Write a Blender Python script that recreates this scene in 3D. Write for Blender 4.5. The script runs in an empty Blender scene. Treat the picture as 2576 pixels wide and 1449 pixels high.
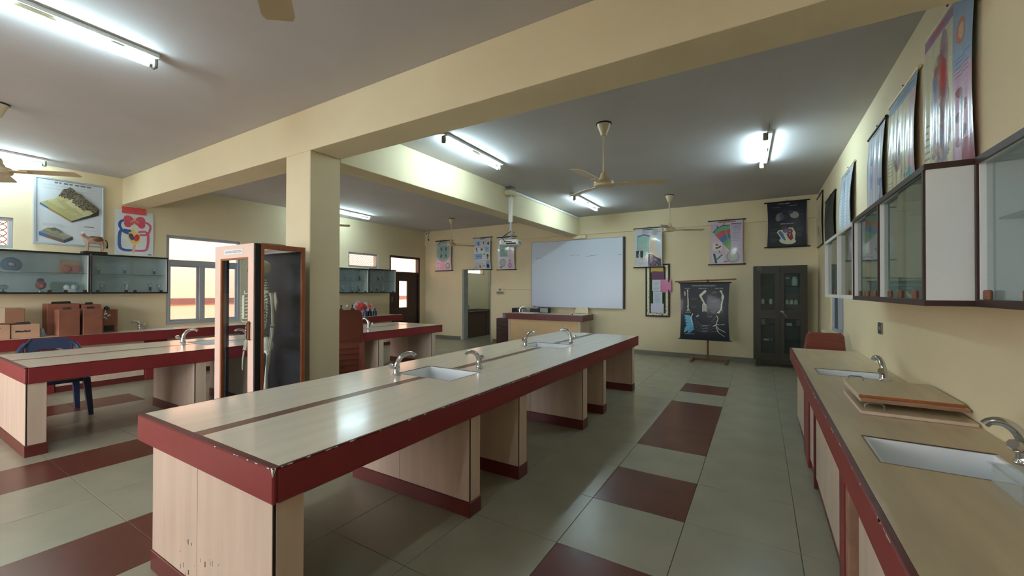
import bpy, bmesh, math, random
import numpy as np
from mathutils import Vector, Matrix

random.seed(7)
SC = bpy.context.scene
COL = SC.collection
PI = math.pi

# ------------------------------------------------------------------ camera
CAM_H = 1.444
_y, _p, _r = math.radians(31.117), math.radians(.401), math.radians(.11)
fw = Vector((-math.sin(_y)*math.cos(_p), math.cos(_y)*math.cos(_p), math.sin(_p)))
rt = Vector((math.cos(_y), math.sin(_y), 0)); up = rt.cross(fw)
rt2 = rt*math.cos(_r)+up*math.sin(_r); up2 = -rt*math.sin(_r)+up*math.cos(_r)
cd = bpy.data.cameras.new('camera'); cam = bpy.data.objects.new('camera', cd); COL.objects.link(cam)
cd.sensor_fit = 'HORIZONTAL'; cd.sensor_width = 36.0; cd.lens = 1035.17/2576*36.0
cd.clip_start = .02; cd.clip_end = 200
M = Matrix((rt2, up2, -fw)).transposed().to_4x4(); M.translation = (0, 0, CAM_H)
cam.matrix_world = M
SC.camera = cam

# ------------------------------------------------------------------ world, sun, exposure
w = bpy.data.worlds.new('sky'); SC.world = w; w.use_nodes = True
bg = w.node_tree.nodes['Background']
bg.inputs['Color'].default_value = (.95, .96, 1.0, 1); bg.inputs['Strength'].default_value = 4.6
sd = bpy.data.lights.new('sun', 'SUN'); so = bpy.data.objects.new('sun', sd); COL.objects.link(so)
sd.energy = 2.0; sd.angle = math.radians(1.0); sd.color = (1, .95, .87)
so.rotation_euler = Vector((-.62, .18, -1.0)).to_track_quat('-Z', 'Y').to_euler()
SC.view_settings.view_transform = 'Standard'; SC.view_settings.look = 'None'
SC.view_settings.gamma = 1; SC.view_settings.use_curve_mapping = False
SC.view_settings.exposure = 1.3
TUBE_POWER = 40.0

# ------------------------------------------------------------------ room numbers
XL, XR, YB, ZC, YR = -9.03, .935, 9.684, 3.288, -3.4
def lin(v):
    v = v/255.0
    return v/12.92 if v <= .04045 else ((v+.055)/1.055)**2.4
def c3(r, g, b): return (lin(r), lin(g), lin(b))

# ------------------------------------------------------------------ materials
MATS = {}
def mat(name, rgb, rough=.6, metal=0., var=0., scale=6., stretch=(1, 1, 1), bump=0., bscale=60., spec=.5, rgb2=None, coat=0.):
    if name in MATS: return MATS[name]
    m = bpy.data.materials.new(name); m.use_nodes = True; nt = m.node_tree; N = nt.nodes; L = nt.links
    b = N['Principled BSDF']; col = c3(*rgb)
    b.inputs['Roughness'].default_value = rough; b.inputs['Metallic'].default_value = metal
    b.inputs['Specular IOR Level'].default_value = spec
    b.inputs['Coat Weight'].default_value = coat; b.inputs['Coat Roughness'].default_value = .12
    b.inputs['Base Color'].default_value = (*col, 1)
    if var or bump:
        tc = N.new('ShaderNodeTexCoord'); mp = N.new('ShaderNodeMapping'); L.new(tc.outputs['Object'], mp.inputs['Vector'])
        mp.inputs['Scale'].default_value = stretch
    if var:
        nz = N.new('ShaderNodeTexNoise'); nz.inputs['Scale'].default_value = scale; nz.inputs['Detail'].default_value = 5
        L.new(mp.outputs[0], nz.inputs['Vector'])
        rp = N.new('ShaderNodeValToRGB'); e = rp.color_ramp.elements
        e[0].position = .3; e[1].position = .7
        o = c3(*rgb2) if rgb2 else tuple(x*(1-var) for x in col)
        e[0].color = (*o, 1); e[1].color = (*(col if rgb2 else tuple(min(1, x*(1+var*.5)) for x in col)), 1)
        L.new(nz.outputs['Fac'], rp.inputs[0]); L.new(rp.outputs[0], b.inputs['Base Color'])
    if bump:
        n2 = N.new('ShaderNodeTexNoise'); n2.inputs['Scale'].default_value = bscale; n2.inputs['Detail'].default_value = 3
        L.new(mp.outputs[0], n2.inputs['Vector'])
        bp = N.new('ShaderNodeBump'); bp.inputs['Strength'].default_value = bump; bp.inputs['Distance'].default_value = .01
        L.new(n2.outputs['Fac'], bp.inputs['Height']); L.new(bp.outputs[0], b.inputs['Normal'])
    MATS[name] = m; return m
def glass(name, tint=(1, 1, 1), refl=.9, ior=1.45, haze=0., rough=.02):
    if name in MATS: return MATS[name]
    m = bpy.data.materials.new(name); m.use_nodes = True; nt = m.node_tree; N = nt.nodes; L = nt.links
    N.remove(N['Principled BSDF']); out = N['Material Output']
    t = N.new('ShaderNodeBsdfTransparent'); t.inputs[0].default_value = (*tint, 1)
    g = N.new('ShaderNodeBsdfGlossy'); g.inputs['Roughness'].default_value = rough; g.inputs[0].default_value = (refl, refl, refl, 1)
    f = N.new('ShaderNodeFresnel'); f.inputs['IOR'].default_value = ior
    ge = N.new('ShaderNodeNewGeometry'); iv = N.new('ShaderNodeMath'); iv.operation = 'SUBTRACT'; iv.inputs[0].default_value = 1.0; L.new(ge.outputs['Backfacing'], iv.inputs[1])
    ml = N.new('ShaderNodeMath'); ml.operation = 'MULTIPLY'; L.new(f.outputs[0], ml.inputs[0]); L.new(iv.outputs[0], ml.inputs[1])   # reflect once per pane, at the outer face
    mx = N.new('ShaderNodeMixShader'); L.new(ml.outputs[0], mx.inputs[0]); L.new(t.outputs[0], mx.inputs[1]); L.new(g.outputs[0], mx.inputs[2])
    last = mx
    if haze:
        d = N.new('ShaderNodeBsdfDiffuse'); d.inputs[0].default_value = (.8, .85, .85, 1)
        m2 = N.new('ShaderNodeMixShader'); m2.inputs[0].default_value = haze
        L.new(mx.outputs[0], m2.inputs[1]); L.new(d.outputs[0], m2.inputs[2]); last = m2
    L.new(last.outputs[0], out.inputs[0]); MATS[name] = m; return m
def emit(name, rgb, s):
    m = bpy.data.materials.new(name); m.use_nodes = True; nt = m.node_tree; N = nt.nodes
    b = N['Principled BSDF']; b.inputs['Emission Color'].default_value = (*rgb, 1); b.inputs['Emission Strength'].default_value = s
    b.inputs['Base Color'].default_value = (.9, .9, .9, 1); MATS[name] = m; return m
def vcol(name, rough=.35, coat=0.):
    m = bpy.data.materials.new(name); m.use_nodes = True; nt = m.node_tree
    b = nt.nodes['Principled BSDF']; a = nt.nodes.new('ShaderNodeAttribute'); a.attribute_name = 'Col'
    nt.links.new(a.outputs['Color'], b.inputs['Base Color']); b.inputs['Roughness'].default_value = rough
    b.inputs['Coat Weight'].default_value = coat; b.inputs['Coat Roughness'].default_value = .08
    MATS[name] = m; return m

mat('wall', (227, 211, 175), .75, var=.05, scale=1.3, bump=.04, bscale=90)
mat('ceiling', (196, 191, 192), .8, var=.05, scale=1.1, bump=.05, bscale=70)
mat('tile_light', (154, 148, 128), .27, var=.09, scale=3.0, spec=.4)
mat('tile_red', (98, 52, 42), .27, var=.12, scale=3.0, spec=.35)
mat('grout', (88, 84, 72), .85)
mat('skirting', (128, 124, 110), .4, var=.1)
mat('laminate', (214, 189, 168), .38, var=.10, scale=5, stretch=(3, 3, .25))
mat('laminate_top', (230, 218, 198), .22, var=.06, scale=4, stretch=(4, .35, 1), coat=.25)
mat('laminate_tan', (196, 176, 144), .34, var=.16, scale=3.2, stretch=(4, .5, 1), coat=.15)
mat('bench_red', (134, 42, 44), .38, var=.10, scale=4)
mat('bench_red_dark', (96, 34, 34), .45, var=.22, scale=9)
mat('strip_brown', (122, 90, 78), .35, var=.12, scale=6)
mat('skirt_red', (104, 42, 38), .35, var=.12)
mat('core_dark', (38, 27, 22), .7)
mat('porcelain', (238, 240, 243), .15, coat=.4)
mat('chrome', (205, 207, 210), .12, metal=1.)
mat('steel', (160, 162, 165), .3, metal=1.)
mat('aluminium', (176, 182, 190), .45, metal=.35)
mat('cab_white', (228, 229, 226), .5, var=.04)
mat('cab_backing', (206, 214, 216), .6, var=.12, scale=3)
mat('cab_brown', (62, 38, 32), .45, var=.2, scale=8)
mat('black', (18, 18, 20), .5)
mat('black_gloss', (14, 15, 18), .22)
mat('white_plastic', (232, 232, 226), .4)
mat('cream_plastic', (224, 212, 178), .45)
mat('cow_tan', (172, 140, 118), .6, var=.2, scale=20)
mat('fan_cream', (206, 186, 152), .4)
mat('wood_orange', (164, 92, 52), .4, var=.22, scale=7, stretch=(5, 5, .4))
mat('wood_brown', (128, 78, 48), .5, var=.25, scale=7, stretch=(4, 4, .5))
mat('wood_raw', (158, 118, 92), .6, var=.2, scale=12)
mat('pink_laminate', (232, 200, 184), .4, var=.05)
mat('door_brown', (58, 38, 38), .35, var=.15, scale=4, stretch=(5, 5, .4))
mat('jamb_grey', (150, 156, 150), .5, var=.15)
mat('chair_brown', (140, 80, 66), .32, var=.08)
mat('chair_blue', (46, 60, 92), .28, var=.1)
mat('almirah', (50, 45, 36), .42, var=.08)
mat('almirah_dark', (22, 24, 26), .6)
mat('card', (160, 114, 86), .8, var=.12, scale=5)
mat('card_dark', (142, 86, 64), .75, var=.2, scale=5)
mat('card_pale', (198, 154, 126), .8, var=.1, scale=5)
mat('tape', (214, 190, 160), .35)
mat('paper', (236, 236, 236), .7)
mat('bone', (226, 216, 186), .55, var=.12, scale=14)
mat('peach', (206, 158, 134), .8)
mat('ext_brown', (110, 66, 60), .8)
mat('ext_ground', (170, 166, 158), .9)
mat('desk_peach', (226, 190, 144), .55, var=.05)
mat('drawer_brown', (78, 54, 48), .45, var=.2, scale=8)
mat('green_felt', (46, 66, 40), .95, var=.1, scale=30)
mat('whiteboard', (204, 214, 232), .30, coat=.1)
glass('pane', (.97, .99, .985), .9)
glass('pane_display', (.84, .88, .88), .95, haze=.05)
glass('pane_dark', (.66, .74, .71), .9, haze=.03)
glass('pane_night', (.22, .24, .25), .22, haze=.02)
glass('pane_case', (.93, .97, 1.0), .45)
glass('jar_glass', (.90, .95, .95), .95, haze=.04)
glass('shelf_glass', (.62, .78, .74), .9, haze=.05)
glass('clear_plastic', (.90, .92, .93), .8, haze=.22, rough=.1)
emit('tube_glow', (.66, .92, 1.0), TUBE_POWER)
vcol('print_gloss', .3, .55); vcol('print_matt', .6); vcol('print_dark', .42, .15)

# ------------------------------------------------------------------ mesh builder
class MB:
    def __init__(s): s.v = []; s.f = []
    def add(s, vs, fs):
        o = len(s.v); s.v += [tuple(v) for v in vs]; s.f += [tuple(i+o for i in f) for f in fs]; return s
    def box(s, x0, x1, y0, y1, z0, z1, b=0.):
        if x0 > x1: x0, x1 = x1, x0
        if y0 > y1: y0, y1 = y1, y0
        if z0 > z1: z0, z1 = z1, z0
        b = min(b, (x1-x0)*.45, (y1-y0)*.45, (z1-z0)*.45)
        if b <= 0:
            return s.add([(x0,y0,z0),(x1,y0,z0),(x1,y1,z0),(x0,y1,z0),(x0,y0,z1),(x1,y0,z1),(x1,y1,z1),(x0,y1,z1)],
                         [(0,3,2,1),(4,5,6,7),(0,1,5,4),(1,2,6,5),(2,3,7,6),(3,0,4,7)])
        X = (x0, x1); Y = (y0, y1); Z = (z0, z1); vs = []; ix = {}
        for i in (0, 1):
            for j in (0, 1):
                for k in (0, 1):
                    sx, sy, sz = (b if i == 0 else -b), (b if j == 0 else -b), (b if k == 0 else -b)
                    for a, p in enumerate(((X[i], Y[j]+sy, Z[k]+sz), (X[i]+sx, Y[j], Z[k]+sz), (X[i]+sx, Y[j]+sy, Z[k]))):
                        ix[i, j, k, a] = len(vs); vs.append(p)
        fs = []
        for i in (0, 1):
            q = [ix[i,0,0,0], ix[i,1,0,0], ix[i,1,1,0], ix[i,0,1,0]]; fs.append(q if i else q[::-1])
            q = [ix[0,i,0,1], ix[0,i,1,1], ix[1,i,1,1], ix[1,i,0,1]]; fs.append(q if i else q[::-1])
            q = [ix[0,0,i,2], ix[1,0,i,2], ix[1,1,i,2], ix[0,1,i,2]]; fs.append(q if i else q[::-1])
        for i in (0, 1):
            for j in (0, 1):
                q = [ix[i,j,0,0], ix[i,j,1,0], ix[i,j,1,1], ix[i,j,0,1]]; fs.append(q if i != j else q[::-1])
                q = [ix[i,0,j,0], ix[i,0,j,2], ix[i,1,j,2], ix[i,1,j,0]]; fs.append(q if i != j else q[::-1])
                q = [ix[0,i,j,1], ix[1,i,j,1], ix[1,i,j,2], ix[0,i,j,2]]; fs.append(q if i != j else q[::-1])
                for k in (0, 1):
                    t = [ix[i,j,k,0], ix[i,j,k,1], ix[i,j,k,2]]; fs.append(t if (i+j+k) % 2 == 1 else t[::-1])
        return s.add(vs, fs)
    def cyl(s, p, q, r, r2=None, n=12, cap=True):
        return s.tube([p, q], [r, r if r2 is None else r2], n, cap)
    def tube(s, pts, rad, n=10, cap=True, flat=None):
        pts = [Vector(p) for p in pts]; m = len(pts)
        if not hasattr(rad, '__len__'): rad = [rad]*m
        o = len(s.v); ref = None
        for i, p in enumerate(pts):
            t = (pts[min(i+1, m-1)]-pts[max(i-1, 0)]).normalized()
            if ref is None: ref = Vector((0, 0, 1)) if abs(t.z) < .9 else Vector((1, 0, 0))
            a = (ref-t*ref.dot(t)).normalized(); ref = a; b = t.cross(a)
            for k in range(n):
                an = 2*PI*k/n
                s.v.append(tuple(p+a*(math.cos(an)*rad[i]*(flat or 1))+b*(math.sin(an)*rad[i])))
        for i in range(m-1):
            for k in range(n):
                k2 = (k+1) % n
                s.f.append((o+i*n+k, o+i*n+k2, o+(i+1)*n+k2, o+(i+1)*n+k))
        if cap:
            s.f.append(tuple(o+k for k in range(n))[::-1]); s.f.append(tuple(o+(m-1)*n+k for k in range(n)))
        return s
    def lathe(s, c, prof, n=20, ax='z'):
        o = len(s.v)
        for r, h in prof:
            for k in range(n):
                a = 2*PI*k/n; x, y = r*math.cos(a), r*math.sin(a)
                s.v.append((c[0]+x, c[1]+y, c[2]+h) if ax == 'z' else ((c[0]+x, c[1]+h, c[2]-y) if ax == 'y' else (c[0]+h, c[1]+x, c[2]+y)))
        m = len(prof)
        for i in range(m-1):
            for k in range(n):
                k2 = (k+1) % n; s.f.append((o+i*n+k, o+i*n+k2, o+(i+1)*n+k2, o+(i+1)*n+k))
        s.f.append(tuple(o+k for k in range(n))[::-1]); s.f.append(tuple(o+(m-1)*n+k for k in range(n)))
        return s
    def ell(s, c, r, n=16, m=9):
        o = len(s.v); s.v.append((c[0], c[1], c[2]-r[2]))
        for i in range(1, m):
            t = -PI/2+PI*i/m
            for k in range(n):
                a = 2*PI*k/n; s.v.append((c[0]+r[0]*math.cos(t)*math.cos(a), c[1]+r[1]*math.cos(t)*math.sin(a), c[2]+r[2]*math.sin(t)))
        s.v.append((c[0], c[1], c[2]+r[2])); e = len(s.v)-1
        for k in range(n):
            k2 = (k+1) % n; s.f.append((o, o+1+k2, o+1+k)); s.f.append((e, o+1+(m-2)*n+k, o+1+(m-2)*n+k2))
            for i in range(m-2): s.f.append((o+1+i*n+k, o+1+i*n+k2, o+1+(i+1)*n+k2, o+1+(i+1)*n+k))
        return s
    def prism(s, poly, d):
        """poly: 3-D points of a planar outline, d: extrusion vector"""
        n = len(poly); o = len(s.v); d = Vector(d)
        s.v += [tuple(p) for p in poly]+[tuple(Vector(p)+d) for p in poly]
        s.f.append(tuple(o+i for i in range(n))[::-1]); s.f.append(tuple(o+n+i for i in range(n)))
        for i in range(n):
            j = (i+1) % n; s.f.append((o+i, o+j, o+n+j, o+n+i))
        return s
    def ring(s, outer, inner, d):
        """flat ring between two outlines with the same number of points, thickened by d"""
        n = len(outer); o = len(s.v); d = Vector(d)
        for P in (outer, inner): s.v += [tuple(p) for p in P]
        for P in (outer, inner): s.v += [tuple(Vector(p)+d) for p in P]
        for i in range(n):
            j = (i+1) % n
            s.f += [(o+i, o+n+i, o+n+j, o+j), (o+2*n+i, o+2*n+j, o+3*n+j, o+3*n+i), (o+i, o+j, o+2*n+j, o+2*n+i), (o+n+i, o+3*n+i, o+3*n+j, o+n+j)]
        return s
    def rotz(s, a, c=(0, 0)):
        ca, sa = math.cos(a), math.sin(a)
        s.v = [(c[0]+(x-c[0])*ca-(y-c[1])*sa, c[1]+(x-c[0])*sa+(y-c[1])*ca, z) for x, y, z in s.v]; return s
    def build(s, name, m, parent=None, smooth=False, fixn=False, loc=None):
        org = Vector(ORG.get(parent.name, (0, 0, 0))) if parent else Vector(loc or (0, 0, 0))
        me = bpy.data.meshes.new(name)
        me.from_pydata([tuple(Vector(v)-org) for v in s.v], [], s.f)
        if fixn:
            b = bmesh.new(); b.from_mesh(me); bmesh.ops.recalc_face_normals(b, faces=b.faces); b.to_mesh(me); b.free()
        me.materials.append(MATS[m] if isinstance(m, str) else m)
        if smooth:
            me.polygons.foreach_set('use_smooth', [True]*len(me.polygons)); me.set_sharp_from_angle(angle=math.radians(40))
        me.update()
        o = bpy.data.objects.new(name, me); COL.objects.link(o)
        if parent: o.parent = parent; ORG[o.name] = tuple(org)
        else: o.location = org; ORG[o.name] = tuple(org)
        return o
ORG = {}
def B(x0, x1, y0, y1, z0, z1, b=0.): return MB().box(x0, x1, y0, y1, z0, z1, b)
def tag(o, label=None, cat=None, group=None, kind=None):
    for k, v in (('label', label), ('category', cat), ('group', group), ('kind', kind)):
        if v: o[k] = v
    return o
def thing(name, label, cat, loc=(0, 0, 0), group=None, kind=None):
    o = bpy.data.objects.new(name, None); o.empty_display_size = .1; COL.objects.link(o); o.location = loc; ORG[o.name] = tuple(loc)
    return tag(o, label, cat, group, kind)
def struct(name, mb, m, parent=None, label=None, **k):
    o = mb.build(name, m, parent, **k)
    if not parent: o['kind'] = 'structure'
    if label: o['label'] = label
    return o
def copy_tree(o, parent=None):
    c = o.copy(); COL.objects.link(c); ORG[c.name] = ORG.get(o.name, (0, 0, 0))
    if parent: c.parent = parent
    for ch in list(o.children): copy_tree(ch, c)
    return c
def place(proto, used, loc, rz, label, group=None):
    o = proto if not used else copy_tree(proto)
    o.location = loc; o.rotation_euler = (0, 0, rz); o['label'] = label
    if group: o['group'] = group
    return o
def holed(axis, p0, p1, a0, a1, b0, b1, holes):
    """wall slab: axis 'x' -> a=y, b=z; 'y' -> a=x, b=z; 'z' -> a=x, b=y; rectangular holes (a0,a1,b0,b1)"""
    A = sorted({a0, a1, *[h[0] for h in holes], *[h[1] for h in holes]}); Bq = sorted({b0, b1, *[h[2] for h in holes], *[h[3] for h in holes]})
    A = [a for a in A if a0 <= a <= a1]; Bq = [b for b in Bq if b0 <= b <= b1]
    mb = MB()
    for i in range(len(A)-1):
        for j in range(len(Bq)-1):
            ca, cb = (A[i]+A[i+1])/2, (Bq[j]+Bq[j+1])/2
            if any(h[0] < ca < h[1] and h[2] < cb < h[3] for h in holes): continue
            if axis == 'x': mb.box(p0, p1, A[i], A[i+1], Bq[j], Bq[j+1])
            elif axis == 'y': mb.box(A[i], A[i+1], p0, p1, Bq[j], Bq[j+1])
            else: mb.box(A[i], A[i+1], Bq[j], Bq[j+1], p0, p1)
    return mb
def rrect(w, h, r, n=5, cx=0., cy=0.):
    pts = []
    for qx, qy, a in ((1, -1, -PI/2), (1, 1, 0), (-1, 1, PI/2), (-1, -1, PI)):
        for i in range(n):
            t = a+PI/2*i/(n-1); pts.append((cx+qx*(w/2-r)+r*math.cos(t), cy+qy*(h/2-r)+r*math.sin(t)))
    return pts

# ================================================================== STRUCTURE
# floor: slab and single tiles
floor = struct('floor', B(XL-.2, XR+.2, YR-.2, 13.2, -.12, -.004), 'grout')
floor['label'] = 'polished grey tiled floor with red-brown accent tiles'
PX, PY, X0, Y0 = .597, .6, -1.005, 2.168
tm = {}
for nm in ('tile_light', 'tile_red'):
    me_o = B(-PX/2+.0015, PX/2-.0015, -PY/2+.0015, PY/2-.0015, -.004, .0, .0012)
    me = bpy.data.meshes.new('floor_'+nm); me.from_pydata(me_o.v, [], me_o.f); me.materials.append(MATS[nm]); tm[nm] = me
cells = []
fwd2 = Vector((fw.x, fw.y)).normalized()
for i in range(-14, 4):
    for k in range(-9, 13):
        cx, cy = X0+PX*(i+.5), Y0+PY*(k+.5)
        if cx < XL-.2 or cx > XR+.3 or cy > YB+.2 or cy < YR: continue
        red = (i == 0 and k in (-3, -1, 1, 3, 4, 5, 7)) or (i == -4 and k < 1) or (i == -7 and k < 1) or (i == -11 and k < 0)
        d = cx*fwd2.x+cy*fwd2.y; s = abs(cx*fwd2.y-cy*fwd2.x)
        vis = d > .2 and s < d*1.30+.5
        cells.append((not vis, math.hypot(cx, cy), cx, cy, red))
cells.sort()
rest = MB(); rest_red = MB()
for n_, (hid, dist, cx, cy, red) in enumerate(cells):
    if n_ < 298:
        o = bpy.data.objects.new('tile', tm['tile_red' if red else 'tile_light']); COL.objects.link(o); o.parent = floor; o.location = (cx, cy, 0)
    else:
        (rest_red if red else rest).box(cx-PX/2+.0015, cx+PX/2-.0015, cy-PY/2+.0015, cy+PY/2-.0015, -.004, 0, .0012)
# the store room behind the doorway
for i in range(-15, -6):
    for k in range(13, 18):
        cx, cy = X0+PX*(i+.5), Y0+PY*(k+.5); rest.box(cx-PX/2+.0015, cx+PX/2-.0015, cy-PY/2+.0015, cy+PY/2-.0015, -.004, 0, .0012)
o = rest.build('tile_field', 'tile_light', floor); o['kind'] = 'stuff'
if rest_red.v: o = rest_red.build('tile_field', 'tile_red', floor); o['kind'] = 'stuff'

tag(struct('ceiling', B(XL-.2, XR+.2, YR-.2, 13.2, ZC, ZC+.18), 'ceiling'), 'off-white plastered ceiling slab')
WIN1 = (3.08, 4.30, .83, 2.43)
VENTS = [(.40, 1.33, 2.03, 2.46), (4.70, 5.66, 2.06, 2.455), (6.85, 7.81, 2.06, 2.44)]
DOOR1 = (8.22, 9.44, 0., 2.46)
NEARW = (-2.7, -.7, .83, 2.43)  # added window out of view, lets in extra daylight from the left
tag(struct('wall_left', holed('x', XL-.2, XL, YR-.2, YB+.01, 0, ZC, [WIN1, *VENTS, DOOR1, NEARW]), 'wall'), 'cream painted wall with windows')
DW = (-7.56, -6.54, 0., 2.08)
tag(struct('wall_back', holed('y', YB, YB+.16, XL-.2, XR+.2, 0, ZC, [DW]), 'wall'), 'cream painted wall behind the whiteboard')
RW = (6.90, 8.06, .84, 1.80)
tag(struct('wall_right', holed('x', XR, XR+.2, YR-.2, YB, 0, ZC, [RW]), 'wall'), 'cream painted wall behind the sink counter')
RWS = [(-8.5, -5.9, .6, 2.6), (-5.3, -2.7, .6, 2.6)]  # rear window openings added out of view to bring daylight from behind
tag(struct('wall_rear', holed('y', YR-.2, YR, XL-.2, XR+.2, 0, ZC, RWS), 'wall'), 'cream painted wall with added windows behind the viewer')
# beams and column
tag(struct('ceiling_beam', B(XL, XR, 2.485, 2.831, 2.857, ZC, .004), 'wall'), 'cream cross beam spanning the room', kind='structure')
tag(struct('ceiling_beam', B(-4.20, -3.872, 2.831, YB, 2.823, ZC, .004), 'wall'), 'cream beam from the column to the whiteboard wall', kind='structure')
tag(struct('ceiling_beam', B(XL, XR, YB-.035, YB, 2.845, ZC, .002), 'wall'), 'shallow cream band along the top of the whiteboard wall', kind='structure')
tag(struct('column', B(-4.298, -3.872, 2.485, 2.831, 0, 2.857, .006), 'wall'), 'square cream column standing in the room', kind='structure')
tag(struct('ceiling_beam', B(-4.03, -3.68, YB-.1, YB-.03, 2.74, 2.83, .01), 'wall'), 'small cream bearing block under the beam end', kind='structure')
# skirtings
for nm, mb in (('baseboard_back', MB().box(XL, DW[0]-.06, YB-.014, YB, 0, .09, .003).box(DW[1]+.06, XR, YB-.014, YB, 0, .09, .003)),
               ('baseboard_right', B(XR-.014, XR, 5.95, YB, 0, .09, .003)),
               ('baseboard_left', B(XL, XL+.014, YR, 8.2, 0, .09, .003))):
    tag(struct(nm, mb, 'skirting'), 'grey tile skirting at the foot of the wall')

# ---- windows
def window(name, y0, y1, z0, z1, label, transom=None, mull=(), x=XL, s=-1, frame='aluminium', fw_=.05, pane='pane'):
    """a window in a wall of constant x; s = outward direction"""
    r = thing(name, label, None, (x, (y0+y1)/2, z0), kind='structure')
    a, b_ = x+s*.02, x+s*.10
    mb = MB().box(a, b_, y0, y1, z0, z0+fw_, .004).box(a, b_, y0, y1, z1-fw_, z1, .004).box(a, b_, y0, y0+fw_, z0+fw_, z1-fw_, .004).box(a, b_, y1-fw_, y1, z0+fw_, z1-fw_, .004)
    mb.build('window_frame', frame, r)
    zz = [z0+fw_, *( [transom] if transom else [] ), z1-fw_]
    if transom:
        B(a, b_, y0+fw_, y1-fw_, transom-.045, transom+.045, .004).build('transom_bar', frame, r)
    yy = [y0+fw_, *mull, y1-fw_]
    for k, m_ in enumerate(mull):
        B(a, b_, m_-.03, m_+.03, z0+fw_, (transom-.045 if transom else z1-fw_), .004).build('mullion', frame, r)
    if transom:
        B(x+s*.055, x+s*.061, y0+fw_, y1-fw_, transom+.045, z1-fw_).build('pane', pane, r)
    top = transom-.045 if transom else z1-fw_
    for k in range(len(yy)-1):
        ya, yb = yy[k]+(.03 if k else 0), yy[k+1]-(.03 if k < len(yy)-2 else 0)
        sm = MB(); q = .035; xa, xb = (x+s*.035, x+s*.06) if k % 2 else (x+s*.06, x+s*.085)
        if transom and len(mull):
            sm.box(xa, xb, ya, yb, z0+fw_, z0+fw_+q).box(xa, xb, ya, yb, top-q, top).box(xa, xb, ya, ya+q, z0+fw_+q, top-q).box(xa, xb, yb-q, yb, z0+fw_+q, top-q)
            so_ = sm.build('sash', frame, r); B((xa+xb)/2-.002, (xa+xb)/2+.002, ya+q, yb-q, z0+fw_+q, top-q).build('pane', pane, so_)
        else:
            B((xa+xb)/2-.002, (xa+xb)/2+.002, ya, yb, z0+fw_, top).build('pane', pane, r)
    return r
def grille(r, y0, y1, z0, z1, x, nx, nz, m='door_brown'):
    mb = MB(); sy, sz = (y1-y0)/nx, (z1-z0)/nz
    for i in range(nx):
        for sgn in (1, -1):
            pts = []
            for j in range(nz*4+1):
                t = j/4; ph = math.cos(PI*t)*.5*sgn
                pts.append((x, y0+sy*(i+.5+ph*.96), z0+sz*t))
            mb.tube(pts, .0045, 4)
    o = mb.build('grille_wires', m, r); o['kind'] = 'stuff'; return o
window('window_1', *WIN1, 'grey aluminium window with sliding panes and clear fanlight', transom=1.95, mull=(3.625,))
for i, (v, l) in enumerate(zip(VENTS, ('small ventilator with diamond grille above the left display cabinet', 'ventilator hidden behind the column and skeleton cabinet', 'small ventilator with diamond grille above the far display cabinet'))):
    r = window('window_%d' % (i+2), *v, l, fw_=.045); grille(r, v[0]+.045, v[1]-.045, v[2]+.045, v[3]-.045, XL-.10, 11, 4)
window('window_5', *NEARW, 'added wide aluminium window, unseen in the cream wall beside the viewer', transom=1.95, mull=(-1.7,))
for i, h in enumerate(RWS):
    r = thing('window_%d' % (i+6), 'added wide aluminium window, unseen in the wall behind the viewer', None, ((h[0]+h[1])/2, YR, h[2]), kind='structure')
    MB().box(h[0], h[1], YR-.1, YR-.03, h[2], h[2]+.05).box(h[0], h[1], YR-.1, YR-.03, h[3]-.05, h[3]).box(h[0], h[0]+.05, YR-.1, YR-.03, h[2]+.05, h[3]-.05).box(h[1]-.05, h[1], YR-.1, YR-.03, h[2]+.05, h[3]-.05).box((h[0]+h[1])/2-.03, (h[0]+h[1])/2+.03, YR-.1, YR-.03, h[2]+.05, h[3]-.05).build('window_frame', 'aluminium', r)
r = window('window_9', *RW, 'dark sliding window in the right wall below the cabinets', mull=(7.48,), x=XR, s=1, pane='pane_night', fw_=.05)
B(XR-.10, XR+.02, RW[0]-.12, RW[1]+.12, RW[2]-.045, RW[2]-.005, .006).build('window_sill', 'wall', r)
# ---- brown door, left wall
r = thing('door_1', 'dark brown door with narrow glass slit and fanlight', None, (XL, 8.83, 0), kind='structure')
y0, y1, z0, z1 = DOOR1
MB().box(XL-.12, XL-.005, y0, y0+.06, 0, z1, .003).box(XL-.12, XL-.005, y1-.06, y1, 0, z1, .003).box(XL-.12, XL-.005, y0+.06, y1-.06, z1-.06, z1, .003).box(XL-.12, XL-.005, y0+.06, y1-.06, 1.94, 2.0, .003).build('door_frame', 'door_brown', r)
B(XL-.07, XL-.062, y0+.06, y1-.06, 2.0, z1-.06).build('pane', 'pane', r)
lf = holed('x', XL-.085, XL-.045, y0+.06, y1-.06, .01, 1.94, [(8.63, 8.96, .95, 1.73)]).build('door_leaf', 'door_brown', r)
B(XL-.068, XL-.062, 8.63, 8.96, .95, 1.73).build('pane', 'pane', lf)
MB().box(XL-.045, XL-.03, 8.33, 8.36, 1.12, 1.27, .004).cyl((XL-.02, 8.345, 1.14), (XL-.02, 8.345, 1.25), .008).build('door_handle', 'steel', lf)
# ---- doorway to the store room
r = thing('door_2', 'open doorway with grey painted frame into the store room', None, (-7.05, YB, 0), kind='structure')
x0, x1, _, z1 = DW
MB().box(x0, x0+.07, YB-.02, YB+.18, 0, z1, .004).box(x1-.03, x1, YB-.02, YB+.18, 0, z1, .004).box(x0+.07, x1-.03, YB-.02, YB+.18, z1-.03, z1, .004).build('door_frame', 'jamb_grey', r)
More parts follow.
